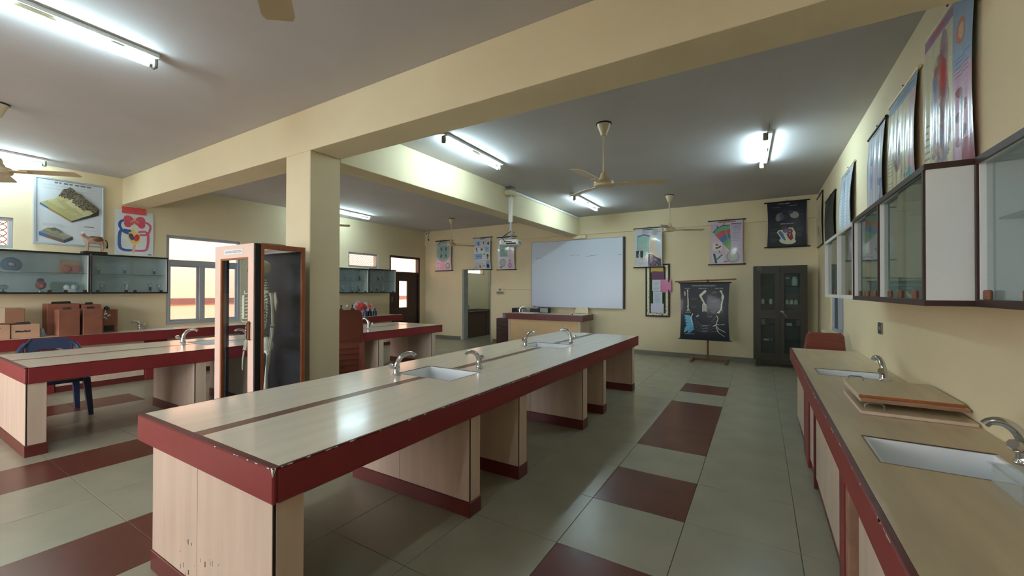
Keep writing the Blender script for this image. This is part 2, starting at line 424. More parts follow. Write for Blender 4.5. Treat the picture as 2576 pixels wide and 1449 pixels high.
# ---- store room shell
tag(struct('wall_store_left', holed('x', XL-.2, XL, YB+.16, 13.2, 0, ZC, [(11.8, 12.9, 2.05, 2.45)]), 'wall'), 'cream wall of the store room')
tag(struct('wall_store_back', B(XL-.2, -5.0, 13.2, 13.35, 0, ZC), 'wall'), 'cream far wall of the store room')
tag(struct('wall_store_right', B(-5.2, -5.0, YB+.16, 13.2, 0, ZC), 'wall'), 'cream right wall of the store room')
r = window('window_10', 11.8, 12.9, 2.05, 2.45, 'ventilator with diamond grille in the store room', fw_=.04); grille(r, 11.84, 12.86, 2.09, 2.41, XL-.10, 11, 4)
# ---- outside
tag(struct('shade_eave', B(XL-1.75, XL-.2, YR-2, 14, ZC+.02, ZC+.16), 'wall'), 'unseen eave added to dim the outside passage', kind='structure')  # added out of view to cut sky light on the peach wall
tag(struct('exterior_ground', B(-40, 30, -40, 50, -.5, -.14), 'ext_ground'), 'pale paved ground outside', kind='structure')
ext = tag(struct('exterior_wall', B(-12.9, -12.6, -8, 20, -.14, 5.2), 'peach'), 'peach painted wall of the block across the passage', kind='structure')
B(-12.6, -12.57, -8, 20, 1.10, 1.24).build('band', 'ext_brown', ext)
tag(struct('exterior_wall', B(2.6, 2.9, 4, 14, -.14, 6.0), 'skirting'), 'grey wall added outside the right window to block the sun', kind='structure')  # added to keep the sun out and the right window dark

# ================================================================== LAB BENCHES
def faucet(parent, x, y, z, ang, h=.17, reach=.12, knob_side=1, kang=None):
    """swan-neck tap, spout towards angle ang; returns the tap mesh with its knob as a sub-part"""
    ux, uy = math.cos(ang), math.sin(ang)
    mb = MB().lathe((x, y, z), [(.030, 0), (.032, .006), (.027, .014), (.024, .03), (.027, .05), (.024, .07)], 16)
    pts, rad = [], []
    for i in range(13):
        t = i/12
        a = PI*.5*t**.8*1.25
        px = reach*(1-math.cos(min(a, PI*.66)))*.78+.0; pz = .06+(h-.06)*math.sin(min(a, PI*.62))
        pts.append((x+ux*px, y+uy*px, z+pz)); rad.append(.0215-.006*t)
    e = pts[-1]; pts.append((e[0]+ux*.012, e[1]+uy*.012, e[2]-.014)); rad.append(.0165)
    mb.tube(pts, rad, 12)
    f = mb.build('faucet', 'chrome', parent, smooth=True)
    vx, vy = -ux*.8-uy*.6*knob_side, -uy*.8+ux*.6*knob_side
    if kang is not None: vx, vy = math.cos(kang), math.sin(kang)
    k = MB().cyl((x, y, z+.045), (x+vx*.045, y+vy*.045, z+.068), .010, .009)
    kc = (x+vx*.052, y+vy*.052, z+.074)
    k.tube([kc, (kc[0]+vx*.012, kc[1]+vy*.012, kc[2]+.008), (kc[0]+vx*.026, kc[1]+vy*.026, kc[2]+.016)], [.021, .024, .019], 8)
    k.build('knob', 'chrome', f, smooth=True)
    return f
def basin(parent, x0, x1, y0, y1, zt, depth=.125, name='sink', rim=.012):
    mb = MB(); t = .012; z0 = zt-depth
    mb.box(x0-t, x0, y0-t, y1+t, z0, zt-rim).box(x1, x1+t, y0-t, y1+t, z0, zt-rim).box(x0, x1, y0-t, y0, z0, zt-rim).box(x0, x1, y1, y1+t, z0, zt-rim).box(x0-t, x1+t, y0-t, y1+t, z0-t, z0)
    s = mb.build(name, 'porcelain', parent)
    MB().lathe(((x0+x1)/2, (y0+y1)/2, z0), [(.032, 0), (.032, .004), (.02, .004), (.018, .001)], 16).build('drain', 'steel', s, smooth=True)
    return s
BZ, BA = .773, .632            # bench top and apron underside
def bench(dx, label, chip):
    b0, b1, y0, y1 = -2.886+dx, -1.569+dx, .863, 6.281
    r = thing('lab_bench', label, 'bench', ((b0+b1)/2, (y0+y1)/2, 0), 'long laboratory benches with sinks')
    s1 = (-2.525+dx, -1.975+dx, 2.385, 2.770); s2 = (-2.525+dx, -1.975+dx, 4.400, 4.785)
    e = .030
    sx0, sx1 = -2.292+dx, -2.208+dx
    holes = [s1, s2]
    strips = [(y0+e, s1[2]-.0), (s1[3]+.02, s2[2]-.03), (s2[3]+.02, y1-.02)]
    # worktop: core board with sink cut-outs, inlay strips let into it
    holed('z', BZ-.028, BZ-.003, b0+.012, b1-.012, y0+e, y1-.02, holes).build('worktop_board', 'core_dark', r)
    holed('z', BZ-.003, BZ, b0+.012, b1-.012, y0+e, y1-.02, holes+[(sx0, sx1, a, b) for a, b in strips]).build('worktop_laminate', 'laminate_top', r)
    for a, b in strips: B(sx0+.002, sx1-.002, a, b-.002, BZ-.004, BZ-.0008).build('inlay_strip', 'strip_brown', r)
    # red edge boards, dark top arris with shading and dirt put into its colour
    ap = []
    ap.append(B(b0, b1, y0, y0+.02, BA, BZ-.004, .006)); ap.append(B(b0, b1, y1-.02, y1, BA, BZ-.004, .006))
    ap.append(B(b0, b0+.02, y0+.02, y1-.02, BA, BZ-.004, .006)); ap.append(B(b1-.02, b1, y0+.02, y1-.02, BA, BZ-.004, .006))
    for a in ap: a.build('apron_board', 'bench_red', r)
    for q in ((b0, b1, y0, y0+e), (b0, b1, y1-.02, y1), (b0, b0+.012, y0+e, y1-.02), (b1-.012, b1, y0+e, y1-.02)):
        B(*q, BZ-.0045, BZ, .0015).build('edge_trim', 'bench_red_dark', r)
    B(b0+.03, b1-.03, y0+.03, y1-.03, BA+.02, BZ-.03).build('underside', 'core_dark', r) if False else None
    if chip:
        p = [(b1+.0015, y0-.0015, BZ+.001), (b1-.014, y0-.0015, BZ+.001), (b1+.0015, y0-.0015, BZ-.030)]
        MB().add([(b1-.012, y0-.001, BZ+.0004), (b1+.001, y0+.014, BZ+.0004), (b1+.001, y0-.001, BZ-.034), (b1-.008, y0-.0012, BZ-.006), (b1+.0012, y0+.009, BZ-.006), (b1+.0016, y0-.0016, BZ-.026), (b1-.002, y0+.002, BZ+.0004)], [(0, 2, 5, 3), (2, 1, 4, 5), (0, 3, 6), (1, 6, 4)]).build('chipped_rim', 'paper', r, fixn=True)
        MB().add([(b1-.008, y0-.0012, BZ-.006), (b1+.0012, y0+.009, BZ-.006), (b1+.0016, y0-.0016, BZ-.026), (b1-.002, y0+.002, BZ+.0004)], [(0, 2, 3), (2, 1, 3)]).build('chipped_corner', 'steel', r, fixn=True)
        rnd = random.Random(3); mb = MB()
        for k in range(30):
            t = rnd.random()**1.6; yy = y0+.03+t*2.2; L = .003+rnd.random()**2*.03
            mb.box(b1-.0012, b1+.0004, yy, yy+L, BZ-.0055, BZ-.003+rnd.random()*.0028)
        for k in range(6):
            xx = b1-.02-rnd.random()**1.5*.5; mb.box(xx-.004-rnd.random()*.014, xx, y0-.0004, y0+.0012, BZ-.006, BZ-.002)
        o = mb.build('chipped_edge', 'paper', r); o['kind'] = 'stuff'
    # leg panels
    for i, (a, b) in enumerate(((.873, 1.000), (2.108, 2.223), (2.728, 2.854), (4.050, 4.182), (4.693, 4.807), (5.972, 6.092))):
        l0, l1 = -2.706+dx, -1.583+dx
        leg = B(l0+.004, l1-.004, a+.004, b-.004, 0, BA+.012).build('leg_panel', 'core_dark', r)
        xm = (l0+l1)/2-.06
        for xa, xb in ((l0+.002, xm-.0015), (xm+.0015, l1-.006)):
            B(xa, xb, a, a+.004, .1, BA+.010, .0008).build('laminate_sheet', 'laminate', leg)
            B(xa, xb, b-.004, b, .1, BA+.010, .0008).build('laminate_sheet', 'laminate', leg)
        B(l1-.004, l1, a+.013, b-.004, .1, BA+.010, .0008).build('laminate_sheet', 'laminate', leg)
        B(l0, l0+.004, a+.006, b-.004, .1, BA+.010, .0008).build('laminate_sheet', 'laminate', leg)
        MB().box(l0-.004, l1+.004, a-.006, b+.006, 0, .098, .003).build('skirting', 'skirt_red', leg)
        if i == 0 and chip:      # scuffs low on the front sheet
            mb = MB(); rnd = random.Random(5)
            for k in range(22):
                xx = l0+.33+rnd.random()*.40; zz = .10+rnd.random()**1.5*.17; mb.box(xx, xx+.0015+rnd.random()**2*.006, a-.0006, a+.001, zz, zz+.004+rnd.random()**2*.022)
            o = mb.build('scuff_marks', 'core_dark', leg); o['kind'] = 'stuff'
    for s, ys in ((s1, 0), (s2, 2.015)):
        basin(r, s[0]+.011, s[1]-.011, s[2]+.011, s[3]-.011, BZ-.002, rim=0)
        fr = MB().box(s[0]-.004, s[1]+.004, s[2]-.004, s[2], BZ-.02, BZ+.0012).box(s[0]-.004, s[1]+.004, s[3], s[3]+.004, BZ-.02, BZ+.0012).box(s[0]-.004, s[0], s[2], s[3], BZ-.02, BZ+.0012).box(s[1], s[1]+.004, s[2], s[3], BZ-.02, BZ+.0012)
        fr.build('sink_edge', 'strip_brown', r)
    faucet(r, -2.475+dx, 2.330, BZ, math.radians(62), .165, .125, -1)
    faucet(r, -2.080+dx, 2.900, BZ, math.radians(-112), .15, .115, -1)
    faucet(r, -2.430+dx, 4.340, BZ, math.radians(62), .165, .125, -1)
    faucet(r, -2.080+dx, 4.905, BZ, math.radians(-165), .18, .115, -1)
    return r
bench(0., 'long beige laboratory bench with red edges in the foreground', True)
bench(-3.83, 'long beige laboratory bench with red edges behind the column and skeleton cabinet', False)

# ================================================================== RIGHT COUNTER
RC0, RZ = .300, .773
r = thing('counter_worktop', 'tan laminate worktop with sinks and chipped red edge along the right wall', 'worktop', (.62, 2.6, 0))
sk1 = (.405, .845, 4.14, 4.46); sk2 = (.405, .832, 2.14, 2.49)
yA, yB_ = -.9, 5.935
holed('z', RZ-.03, RZ-.003, RC0+.012, XR-.002, yA, yB_-.012, [sk1, sk2]).build('worktop_board', 'core_dark', r)
holed('z', RZ-.003, RZ, RC0+.020, XR-.002, yA, yB_-.012, [sk1, sk2]).build('worktop_laminate', 'laminate_tan', r)
B(RC0, RC0+.016, yA, yB_, RZ-.135, RZ-.006, .004).build('apron_board', 'bench_red', r)
B(RC0+.016, XR-.002, yB_-.016, yB_, RZ-.135, RZ-.006, .004).build('apron_board', 'bench_red', r)
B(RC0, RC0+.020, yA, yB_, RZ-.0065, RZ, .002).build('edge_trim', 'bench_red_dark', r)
mb = MB(); rnd = random.Random(11)
for k in range(34):
    yy = 1.0+rnd.random()**1.2*3.9; L = .006+rnd.random()*.035
    mb.box(RC0-.0006, RC0+.004, yy, yy+L, RZ-.0085-rnd.random()*.006, RZ-.005)
o = mb.build('chipped_edge', 'tape', r); o['kind'] = 'stuff'
for s in (sk1, sk2):
    basin(r, s[0]+.011, s[1]-.011, s[2]+.011, s[3]-.011, RZ-.002, rim=0)
    MB().box(s[0]-.005, s[1]+.005, s[3], s[3]+.007, RZ-.022, RZ+.0012).box(s[0]-.005, s[0], s[2], s[3], RZ-.022, RZ+.0012).box(s[0]-.005, s[1]+.005, s[2]-.005, s[2], RZ-.022, RZ+.0012).build('sink_edge', 'strip_brown', r)
faucet(r, .790, 4.09, RZ, math.radians(105), .165, .11, 1)
faucet(r, .878, 2.40, RZ, math.radians(168), .155, .085, 1, math.radians(228))
# cabinets under the counter
fx = .345
def base_unit(x0, x1, y0, y1, z1, door_side, label, name='base_cabinet', group=None, m='laminate', post=None):
    """floor cabinet under a wall counter: carcass, door, red end post"""
    u = thing(name, label, 'cabinet', ((x0+x1)/2, (y0+y1)/2, 0), group)
    B(x0+.02 if door_side < 0 else x0, x1 if door_side < 0 else x1-.02, y0+.002, y1-.002, 0, z1).build('carcass', 'core_dark', u)
    xa, xb = (x0, x0+.019) if door_side < 0 else (x1-.019, x1)
    d = B(xa, xb, y0+.006, y1-.006, .085, z1-.004, .002).build('door', m, u)
    B(xa+.012 if door_side < 0 else xa-.0, xb if door_side < 0 else xb-.012, y0+.004, y1-.004, 0, .082).build('plinth', 'skirt_red', u)
    return u
def post_unit(x0, x1, y0, y1, z1, label, m='bench_red', group=None):
    o = B(x0, x1, y0, y1, 0, z1, .003).build('support_post', m, None, loc=((x0+x1)/2, (y0+y1)/2, 0)); return tag(o, label, 'support post', group)
G = 'units under the right counter'
zt = RZ-.136
base_unit(fx, XR-.02, 4.585, 5.50, zt, -1, 'beige cabinet at the far end under the right counter', group=G)
post_unit(fx-.01, XR-.02, 4.15, 4.575, zt, 'wide red support below the far sink of the right counter', group=G)
base_unit(fx, XR-.02, 3.80, 4.14, zt, -1, 'narrow beige cabinet between two red supports under the right counter', group=G)
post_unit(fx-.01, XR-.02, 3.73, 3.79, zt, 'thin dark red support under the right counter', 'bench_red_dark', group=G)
base_unit(fx, XR-.02, 2.62, 3.72, zt, -1, 'wide beige cabinet in the middle under the right counter', group=G)
post_unit(fx-.01, XR-.02, 2.475, 2.61, zt, 'red support below the near sink of the right counter', group=G)
post_unit(fx-.006, XR-.02, 2.39, 2.465, zt, 'raw wood strip beside a red support under the right counter', 'wood_raw', group=G)
base_unit(fx+.02, XR-.02, 1.05, 2.33, zt, -1, 'beige cabinet nearest the viewer under the right counter', group=G)

# ================================================================== LEFT COUNTER
LC1, LZ = -8.37, .792
r = thing('counter_worktop', 'long pale worktop with red edge under the left windows', 'worktop', (-8.7, 3.2, 0))
lsk = (-8.86, -8.50, 2.72, 3.12)
holed('z', LZ-.03, LZ-.003, XL+.002, LC1-.012, -2.4, 8.10-.012, [lsk]).build('worktop_board', 'core_dark', r)
holed('z', LZ-.003, LZ, XL+.002, LC1-.012, -2.4, 8.10-.012, [lsk]).build('worktop_laminate', 'laminate_top', r)
B(LC1-.016, LC1, -2.4, 8.10, LZ-.150, LZ-.004, .004).build('apron_board', 'bench_red', r)
B(XL+.002, LC1-.016, 8.084, 8.10, LZ-.150, LZ-.004, .004).build('apron_board', 'bench_red', r)
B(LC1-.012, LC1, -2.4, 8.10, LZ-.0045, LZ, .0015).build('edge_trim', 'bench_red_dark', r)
basin(r, lsk[0]+.011, lsk[1]-.011, lsk[2]+.011, lsk[3]-.011, LZ-.002, rim=0)
faucet(r, -8.90, 2.68, LZ, math.radians(-60), .14, .12, 1)
G = 'units under the left counter'
y = -2.3; lab = 0
ps = [(-.75, -.5), (.25, .5), (1.35, 1.63), (2.62, 2.90), (4.05, 4.35), (5.2, 5.5), (6.4, 6.7)]
names = ['beige panelled cabinet first under the left counter beside the viewer', 'beige panelled cabinet second under the left counter beside the viewer', 'beige panelled cabinet under the left counter below the stacked cartons', 'beige panelled cabinet under the left counter behind the blue chair', 'beige panelled cabinet under the left counter below the wide window', 'beige panelled cabinet under the left counter hidden behind the skeleton case', 'beige panelled cabinet under the left counter behind the column', 'beige panelled cabinet at the far end of the left counter by the brown door']
prev = -2.3
for k, (a, b) in enumerate(ps+[(7.80, None)]):
    base_unit(XL+.02, -8.47, prev+.004, a-.004, LZ-.152, 1, names[k], group=G)
    if b: post_unit(XL+.02, -8.455, a, b, LZ-.152, ['dark red support first under the left counter', 'dark red support under the left counter below the pale cartons', 'dark red support under the left counter below the tall cartons', 'dark red support under the left counter below the tap', 'dark red support under the left counter below the window', 'dark red support under the left counter behind the skeleton case', 'dark red support under the left counter behind the column'][k], 'bench_red', group=G)
    prev = b

# ================================================================== WALL DISPLAY CABINETS
def knobs(u, xs, ys, z, m='wood_brown'):
    for k, yy in enumerate(ys): MB().box(xs-.006, xs+.006, yy-.022, yy+.022, z, z+.035, .004).build('slide_block', m, u)
def wall_cab(x_wall, x_front, y0, y1, z0, z1, label, trim='black', divs=(), shelves=(.5,), group=None, panes='pane_display', kn=(), face_white=True, end_white=True):
    s = 1 if x_front > x_wall else -1
    u = thing('display_cabinet', label, 'cabinet', (x_wall, (y0+y1)/2, z0), group)
    t = .018; xb = x_front
    B(x_wall+s*.002, x_wall+s*.012, y0+t, y1-t, z0+t, z1-t).build('back_panel', 'cab_backing', u)
    for nm, q in (('top_board', (y0, y1, z1-t, z1)), ('bottom_board', (y0, y1, z0, z0+t))): B(x_wall+s*.002, xb-s*.004, *q, .001).build(nm, 'cab_white', u)
    for nm, q in (('side_board', (y0, y0+t, z0+t, z1-t)), ('side_board', (y1-t, y1, z0+t, z1-t))): B(x_wall+s*.002, xb-s*.004, *q, .001).build(nm, 'cab_white', u)
    # trim strips around the front edge
    tr = MB(); a, b = xb-s*.004, xb+s*.004; q = .022
    for g in ((y0, y1, z1-q, z1+.004), (y0, y1, z0-.004, z0+q)): B(a, b, *g, .001).build('edge_trim', trim, u)
    for g in ((y0, y0+.014, z0+q, z1-q), (y1-.014, y1, z0+q, z1-q)): B(a, b, *g, .001).build('edge_trim', trim, u)
    for d in divs: B(x_wall+s*.012, xb-s*.004, d-t/2, d+t/2, z0+t, z1-t).build('divider', 'cab_white', u); B(a, b, d-.008, d+.008, z0+q, z1-q, .001).build('edge_trim', 'cab_white' if trim == 'cab_white' else trim, u)
    for f in shelves: B(x_wall+s*.014, xb-s*.05, y0+t, y1-t, z0+(z1-z0)*f-.004, z0+(z1-z0)*f+.004).build('shelf', 'shelf_glass', u)
    ys = [y0+t, *divs, y1-t]
    for k in range(len(ys)-1):
        ym = (ys[k]+ys[k+1])/2; w_ = ys[k+1]-ys[k]
        B(xb-s*.014, xb-s*.010, ys[k]+.002, ym+.03, z0+t+.002, z1-t-.002).build('pane', panes, u)
        B(xb-s*.024, xb-s*.020, ym-.03, ys[k+1]-.002, z0+t+.002, z1-t-.002).build('pane', panes, u)
    knobs(u, xb-s*.006, kn, z0+.02, 'cab_brown' if trim == 'black' else 'wood_brown')
    return u
CX = -8.70
G = 'glass display cabinets on the left wall'
wall_cab(XL, CX, -.30, 2.03, 1.392, 1.99, 'glazed display cabinet holding anatomy models above the cartons', group=G, kn=(.9, 1.62, 1.78, 1.98))
wall_cab(XL, CX, 2.044, 2.99, 1.392, 1.995, 'glazed display cabinet with specimen jars beside the wide window', group=G, kn=(2.12, 2.45, 2.56, 2.90))
wall_cab(XL, CX, 6.10, 7.215, 1.38, 2.00, 'glazed display cabinet of jars partly behind the column', group=G, kn=(6.35, 6.72, 6.85, 7.12))
wall_cab(XL, CX, 7.225, 8.15, 1.38, 2.015, 'glazed display cabinet of jars beside the brown door', group=G, kn=(7.32, 7.62, 7.72, 8.05))
G = 'glass cabinets on the right wall'
wall_cab(XR, .525, 3.495, 4.85, 1.397, 1.905, 'white-trimmed glazed wall cabinet at the far end of the right wall', 'cab_white', divs=(4.12,), shelves=(), group=G, panes='pane_dark', kn=(3.7, 4.3))
cb = wall_cab(XR, .525, 2.112, 3.485, 1.395, 1.915, 'brown-edged glazed wall cabinet with blank white end panel', 'cab_brown', divs=(2.81,), shelves=(), group=G, panes='pane_dark', kn=(2.25, 2.45, 2.62, 2.92, 3.1, 3.3))
MB().box(.529, XR-.004, 2.104, 2.112, 1.40, 1.905).build('end_panel', 'cab_white', cb)
B(.521, XR-.004, 2.100, 2.112, 1.897, 1.919, .001).build('edge_trim', 'cab_brown', cb); B(.521, XR-.004, 2.100, 2.112, 1.391, 1.412, .001).build('edge_trim', 'cab_brown', cb)
wall_cab(XR, .655, .62, 2.098, 1.395, 1.915, 'shallow brown-edged glazed wall cabinet nearest the viewer', 'cab_brown', shelves=(.58,), group=G, panes='pane_display', kn=(1.78, 2.03))

# ================================================================== PRINTED SHEETS
class Art:
    def __init__(s, w, h, base, asp):
        s.w, s.h, s.a = w, h, asp
        s.c = np.empty((h, w, 3)); s.c[:] = base
        s.S, s.T = np.meshgrid((np.arange(w)+.5)/w, (np.arange(h)+.5)/h)
    def put(s, m, c, al=1.): s.c[m] = s.c[m]*(1-al)+np.array(c, float)*al; return s
    def rect(s, a, b, t0, t1, c, al=1.): return s.put((s.S >= a) & (s.S <= b) & (s.T >= t0) & (s.T <= t1), c, al)
    def ell(s, cs, ct, rs, rt, c, rot=0., al=1., inner=0., a0=None, a1=None):
        x = (s.S-cs); y = (s.T-ct)*s.a; co, si = math.cos(rot), math.sin(rot)
        u = (x*co+y*si)/rs; v = (-x*si+y*co)/(rt); q = u*u+v*v
        m = (q <= 1) & (q >= inner*inner)
        if a0 is not None:
            an = np.degrees(np.arctan2(y, x)); m &= (an >= a0) & (an <= a1)
        return s.put(m, c, al)
    def poly(s, pts, c, al=1.):
        m = np.zeros(s.S.shape, bool); n = len(pts)
        for i in range(n):
            (x0, y0), (x1, y1) = pts[i], pts[(i+1) % n]
            if y0 == y1: continue
            cr = ((y0 <= s.T) & (s.T < y1)) | ((y1 <= s.T) & (s.T < y0))
            m ^= cr & (s.S < (x1-x0)*(s.T-y0)/(y1-y0)+x0)
        return s.put(m, c, al)
    def line(s, pts, w, c, al=1.):
        for (x0, y0), (x1, y1) in zip(pts[:-1], pts[1:]):
            dx, dy = x1-x0, (y1-y0)*s.a; L = dx*dx+dy*dy+1e-12
            t = np.clip(((s.S-x0)*dx+(s.T-y0)*s.a*dy)/L, 0, 1)
            d = np.hypot(s.S-x0-t*dx, (s.T-y0)*s.a-t*dy); s.put(d <= w/2, c, al)
        return s
    def curve(s, pts, w, c, n=6):
        q = [pts[0], *pts, pts[-1]]; out = []
        for i in range(1, len(q)-2):
            for k in range(n):
                t = k/n; out.append(tuple(.5*(2*q[i][d]+(q[i+1][d]-q[i-1][d])*t+(2*q[i-1][d]-5*q[i][d]+4*q[i+1][d]-q[i+2][d])*t*t+(3*q[i][d]-q[i-1][d]-3*q[i+1][d]+q[i+2][d])*t**3) for d in (0, 1)))
        return s.line(out+[pts[-1]], w, c)
    def mottle(s, cs, ct, rs, rt, pal, n, seed, sz=.04):
        rnd = random.Random(seed)
        for k in range(n):
            a, q = rnd.random()*2*PI, math.sqrt(rnd.random()); s.ell(cs+rs*q*math.cos(a), ct+rt*q*math.sin(a)/s.a, sz*(.3+rnd.random()), sz*(.4+1.6*rnd.random()), pal[k % len(pal)], rot=rnd.random()*1.2-.6, al=.75)
        return s
    def lines(s, a, b, t0, t1, n, c, th=.35, al=.7, seed=1):
        rnd = random.Random(seed)
        for i in range(n):
            t = t1-(t1-t0)*(i+.5)/n; e = b-(b-a)*rnd.random()*.35; h = (t1-t0)/n*th/2
            s.rect(a, e, t-h, t+h, c, al)
        return s
    def noise(s, amt, seed=1):
        g = np.random.RandomState(seed); s.c += g.normal(0, amt, s.c.shape[:2])[..., None]; return s
LUT = np.array([lin(v) for v in range(256)])
def colattr(me, rgb):            # rgb: (n_faces,3) 0..255
    a = me.color_attributes.new('Col', 'FLOAT_COLOR', 'CORNER')
    v = LUT[np.clip(rgb, 0, 255).astype(int)]
    nl = np.array([p.loop_total for p in me.polygons]) if False else None
    out = np.ones((len(me.loops), 4), np.float32); out[:, :3] = np.repeat(v, 4, axis=0); a.data.foreach_set('color', out.ravel())
class Sheet:
    def __init__(s, P, ux, n, W, H, pinch=.03, billow=.03, curl=.0, off=.012, waves=0.):
        s.P, s.ux, s.n, s.W, s.H = Vector(P), Vector(ux), Vector(n), W, H
        s.pinch, s.billow, s.curl, s.off, s.waves = pinch, billow, curl, off, waves
    def at(s, a, t, lift=0.):
        k = 1-s.pinch*math.sin(PI*t)
        d = s.off+s.billow*(math.sin(PI*t)**.8)*(1-.55*math.cos(2*PI*(a-.5))*.5)+s.curl*(2*a-1)**2*math.sin(PI*t)
        if s.waves: d += s.waves*math.sin(a*19+t*2.1)*math.sin(PI*t)*.5+s.waves*.5*math.sin(a*41-t*3)*math.sin(PI*t)
        return s.P+s.ux*(s.W*(.5+(a-.5)*k))+Vector((0, 0, s.H*t))+s.n*(d+lift)
def sheet_mesh(parent, sh, art, m, name='sheet'):
    w, h = art.w, art.h; org = Vector(ORG[parent.name])
    vs = [tuple(sh.at(i/w, j/h)-org) for j in range(h+1) for i in range(w+1)]
    fs = [(j*(w+1)+i, j*(w+1)+i+1, (j+1)*(w+1)+i+1, (j+1)*(w+1)+i) for j in range(h) for i in range(w)]
    me = bpy.data.meshes.new(name); me.from_pydata(vs, [], fs); me.materials.append(MATS[m])
    colattr(me, art.c.reshape(-1, 3)); me.polygons.foreach_set('use_smooth', [True]*len(me.polygons)); me.update()
    o = bpy.data.objects.new(name, me); COL.objects.link(o); o.parent = parent; ORG[o.name] = tuple(org); return o
TXT = {}
def text_geo(body):
    if body not in TXT:
        cu = bpy.data.curves.new('t', 'FONT'); cu.body = body; cu.align_x = 'CENTER'; cu.align_y = 'CENTER'; cu.resolution_u = 2
        ob_ = bpy.data.objects.new('t', cu); me = ob_.to_mesh()
        TXT[body] = ([tuple(v.co) for v in me.vertices], [tuple(p.vertices) for p in me.polygons])
        ob_.to_mesh_clear(); bpy.data.objects.remove(ob_); bpy.data.curves.remove(cu)
    return TXT[body]
def lettering(parent, sh, items, m, name='lettering', lift=.0012):
    """items: (text, s, t, width as a share of the sheet, bold)"""
    mb = MB()
    for body, s0, t0, wd in items:
        vs, fs = text_geo(body); xs = [v[0] for v in vs]; k = wd*sh.W/(max(xs)-min(xs))
        mb.add([tuple(sh.at(s0+v[0]*k/sh.W, t0+v[1]*k/sh.H, lift)) for v in vs], fs)
    return mb.build(name, m, parent)
def chart(name, label, P, ux, n, W, H, art, m='print_gloss', rod='black', over=.05, pinch=.03, billow=.03, curl=0., waves=0., group=None, cat='chart', texts=(), tm_='black', nail=True):
    """roller wall chart: sheet between two rods, hung on a nail"""
    ux = Vector(ux); n = Vector(n); P = Vector(P)
    r = thing(name, label, cat, tuple(P+ux*W/2), group)
    sh = Sheet(P, ux, n, W, H, pinch, billow, curl, waves=waves)
    s = sheet_mesh(r, sh, art, m)
    for z, nm in ((H, 'rod'), (0, 'rod')):
        c = P+Vector((0, 0, z))+n*.012
        MB().cyl(tuple(c-ux*over), tuple(c+ux*(W+over)), .012, n=10).build(nm, rod, r, smooth=True)
    if nail:
        c = P+ux*W/2+Vector((0, 0, H))+n*.008
        MB().tube([tuple(c-ux*W*.16), tuple(c+Vector((0, 0, .028))), tuple(c+ux*W*.16)], .002, 5).cyl(tuple(c+Vector((0, 0, .03))-n*.006), tuple(c+Vector((0, 0, .03))+n*.008), .006, n=8).build('cord', 'black', r)
    if texts: lettering(s, sh, texts, tm_)
    return r, sh
NB, NR, NLf = (0, -1, 0), (-1, 0, 0), (1, 0, 0)
yb = YB-.036
G = 'white roller charts on the whiteboard wall'
# 1 stem section with four bundles
a = Art(72, 100, (206, 206, 214), 1.45)
a.rect(0, 1, 0, .42, (214, 196, 220)); a.ell(.5, .62, .42, .50, (150, 188, 165)); a.ell(.5, .62, .34, .42, (176, 192, 214)); a.ell(.5, .60, .29, .36, (146, 184, 172))
a.ell(.5, .66, .46, .54, (46, 34, 32), inner=.92, a0=35, a1=145)
for q in (-1, 1):
    for w_ in (-1, 1): a.ell(.5+q*.16, .61+w_*.115, .055, .10, (104, 98, 160), rot=-q*w_*.5)
a.rect(.26, .58, .06, .27, (224, 156, 204)); a.ell(.76, .165, .15, .15, (128, 152, 158)); a.ell(.76, .165, .08, .08, (186, 204, 216))
a.lines(.08, .2, .06, .27, 5, (110, 100, 130)); a.lines(.2, .85, .30, .34, 2, (120, 110, 130)); a.rect(.35, .65, .955, .97, (40, 40, 44)); a.noise(3)
chart('wall_chart', 'white chart with a green round stem section nearest the brown door', (-8.53, yb, 2.05), (1, 0, 0), NB, .60, .915, a, group=G)
# 2 many small organisms
a = Art(72, 108, (208, 212, 222), 1.45)
for (x, y, w_, h, c) in ((.08, .74, .3, .16, (176, 194, 222)), (.68, .54, .26, .15, (150, 186, 224)), (.06, .32, .42, .18, (122, 170, 216)), (.74, .03, .2, .26, (142, 182, 216)), (.08, .05, .45, .2, (200, 202, 206)), (.55, .74, .2, .2, (200, 204, 214))): a.rect(x, x+w_, y, y+h, c)
for (x, y, rx, ry, c) in ((.26, .82, .045, .10, (70, 96, 140)), (.56, .84, .03, .06, (40, 46, 60)), (.86, .81, .05, .07, (26, 40, 40)), (.16, .64, .04, .07, (22, 22, 26)), (.46, .63, .07, .06, (24, 26, 32)), (.62, .66, .012, .06, (130, 140, 160)), (.78, .63, .06, .018, (80, 110, 160)), (.27, .42, .08, .03, (60, 90, 150)), (.42, .42, .06, .02, (70, 100, 150)), (.62, .48, .10, .03, (120, 140, 130)), (.84, .43, .075, .075, (96, 60, 40)), (.84, .43, .035, .035, (40, 26, 22)), (.36, .10, .03, .07, (30, 32, 40)), (.10, .06, .02, .03, (24, 24, 24)), (.58, .12, .08, .014, (80, 84, 96)), (.84, .11, .08, .09, (30, 36, 52)), (.2, .56, .05, .02, (24, 24, 24)), (.84, .35, .05, .03, (30, 26, 24))): a.ell(x, y, rx, ry, c, rot=.2)
a.rect(.34, .64, .955, .972, (36, 36, 44)); a.lines(.1, .9, .02, .3, 9, (150, 154, 166), .2, .4); a.lines(.1, .9, .68, .72, 1, (120, 126, 140)); a.noise(3, 2)
chart('wall_chart', 'white chart of many small blue and black organism pictures over the doorway', (-7.09, yb, 2.05), (1, 0, 0), NB, .58, .915, a, group=G)
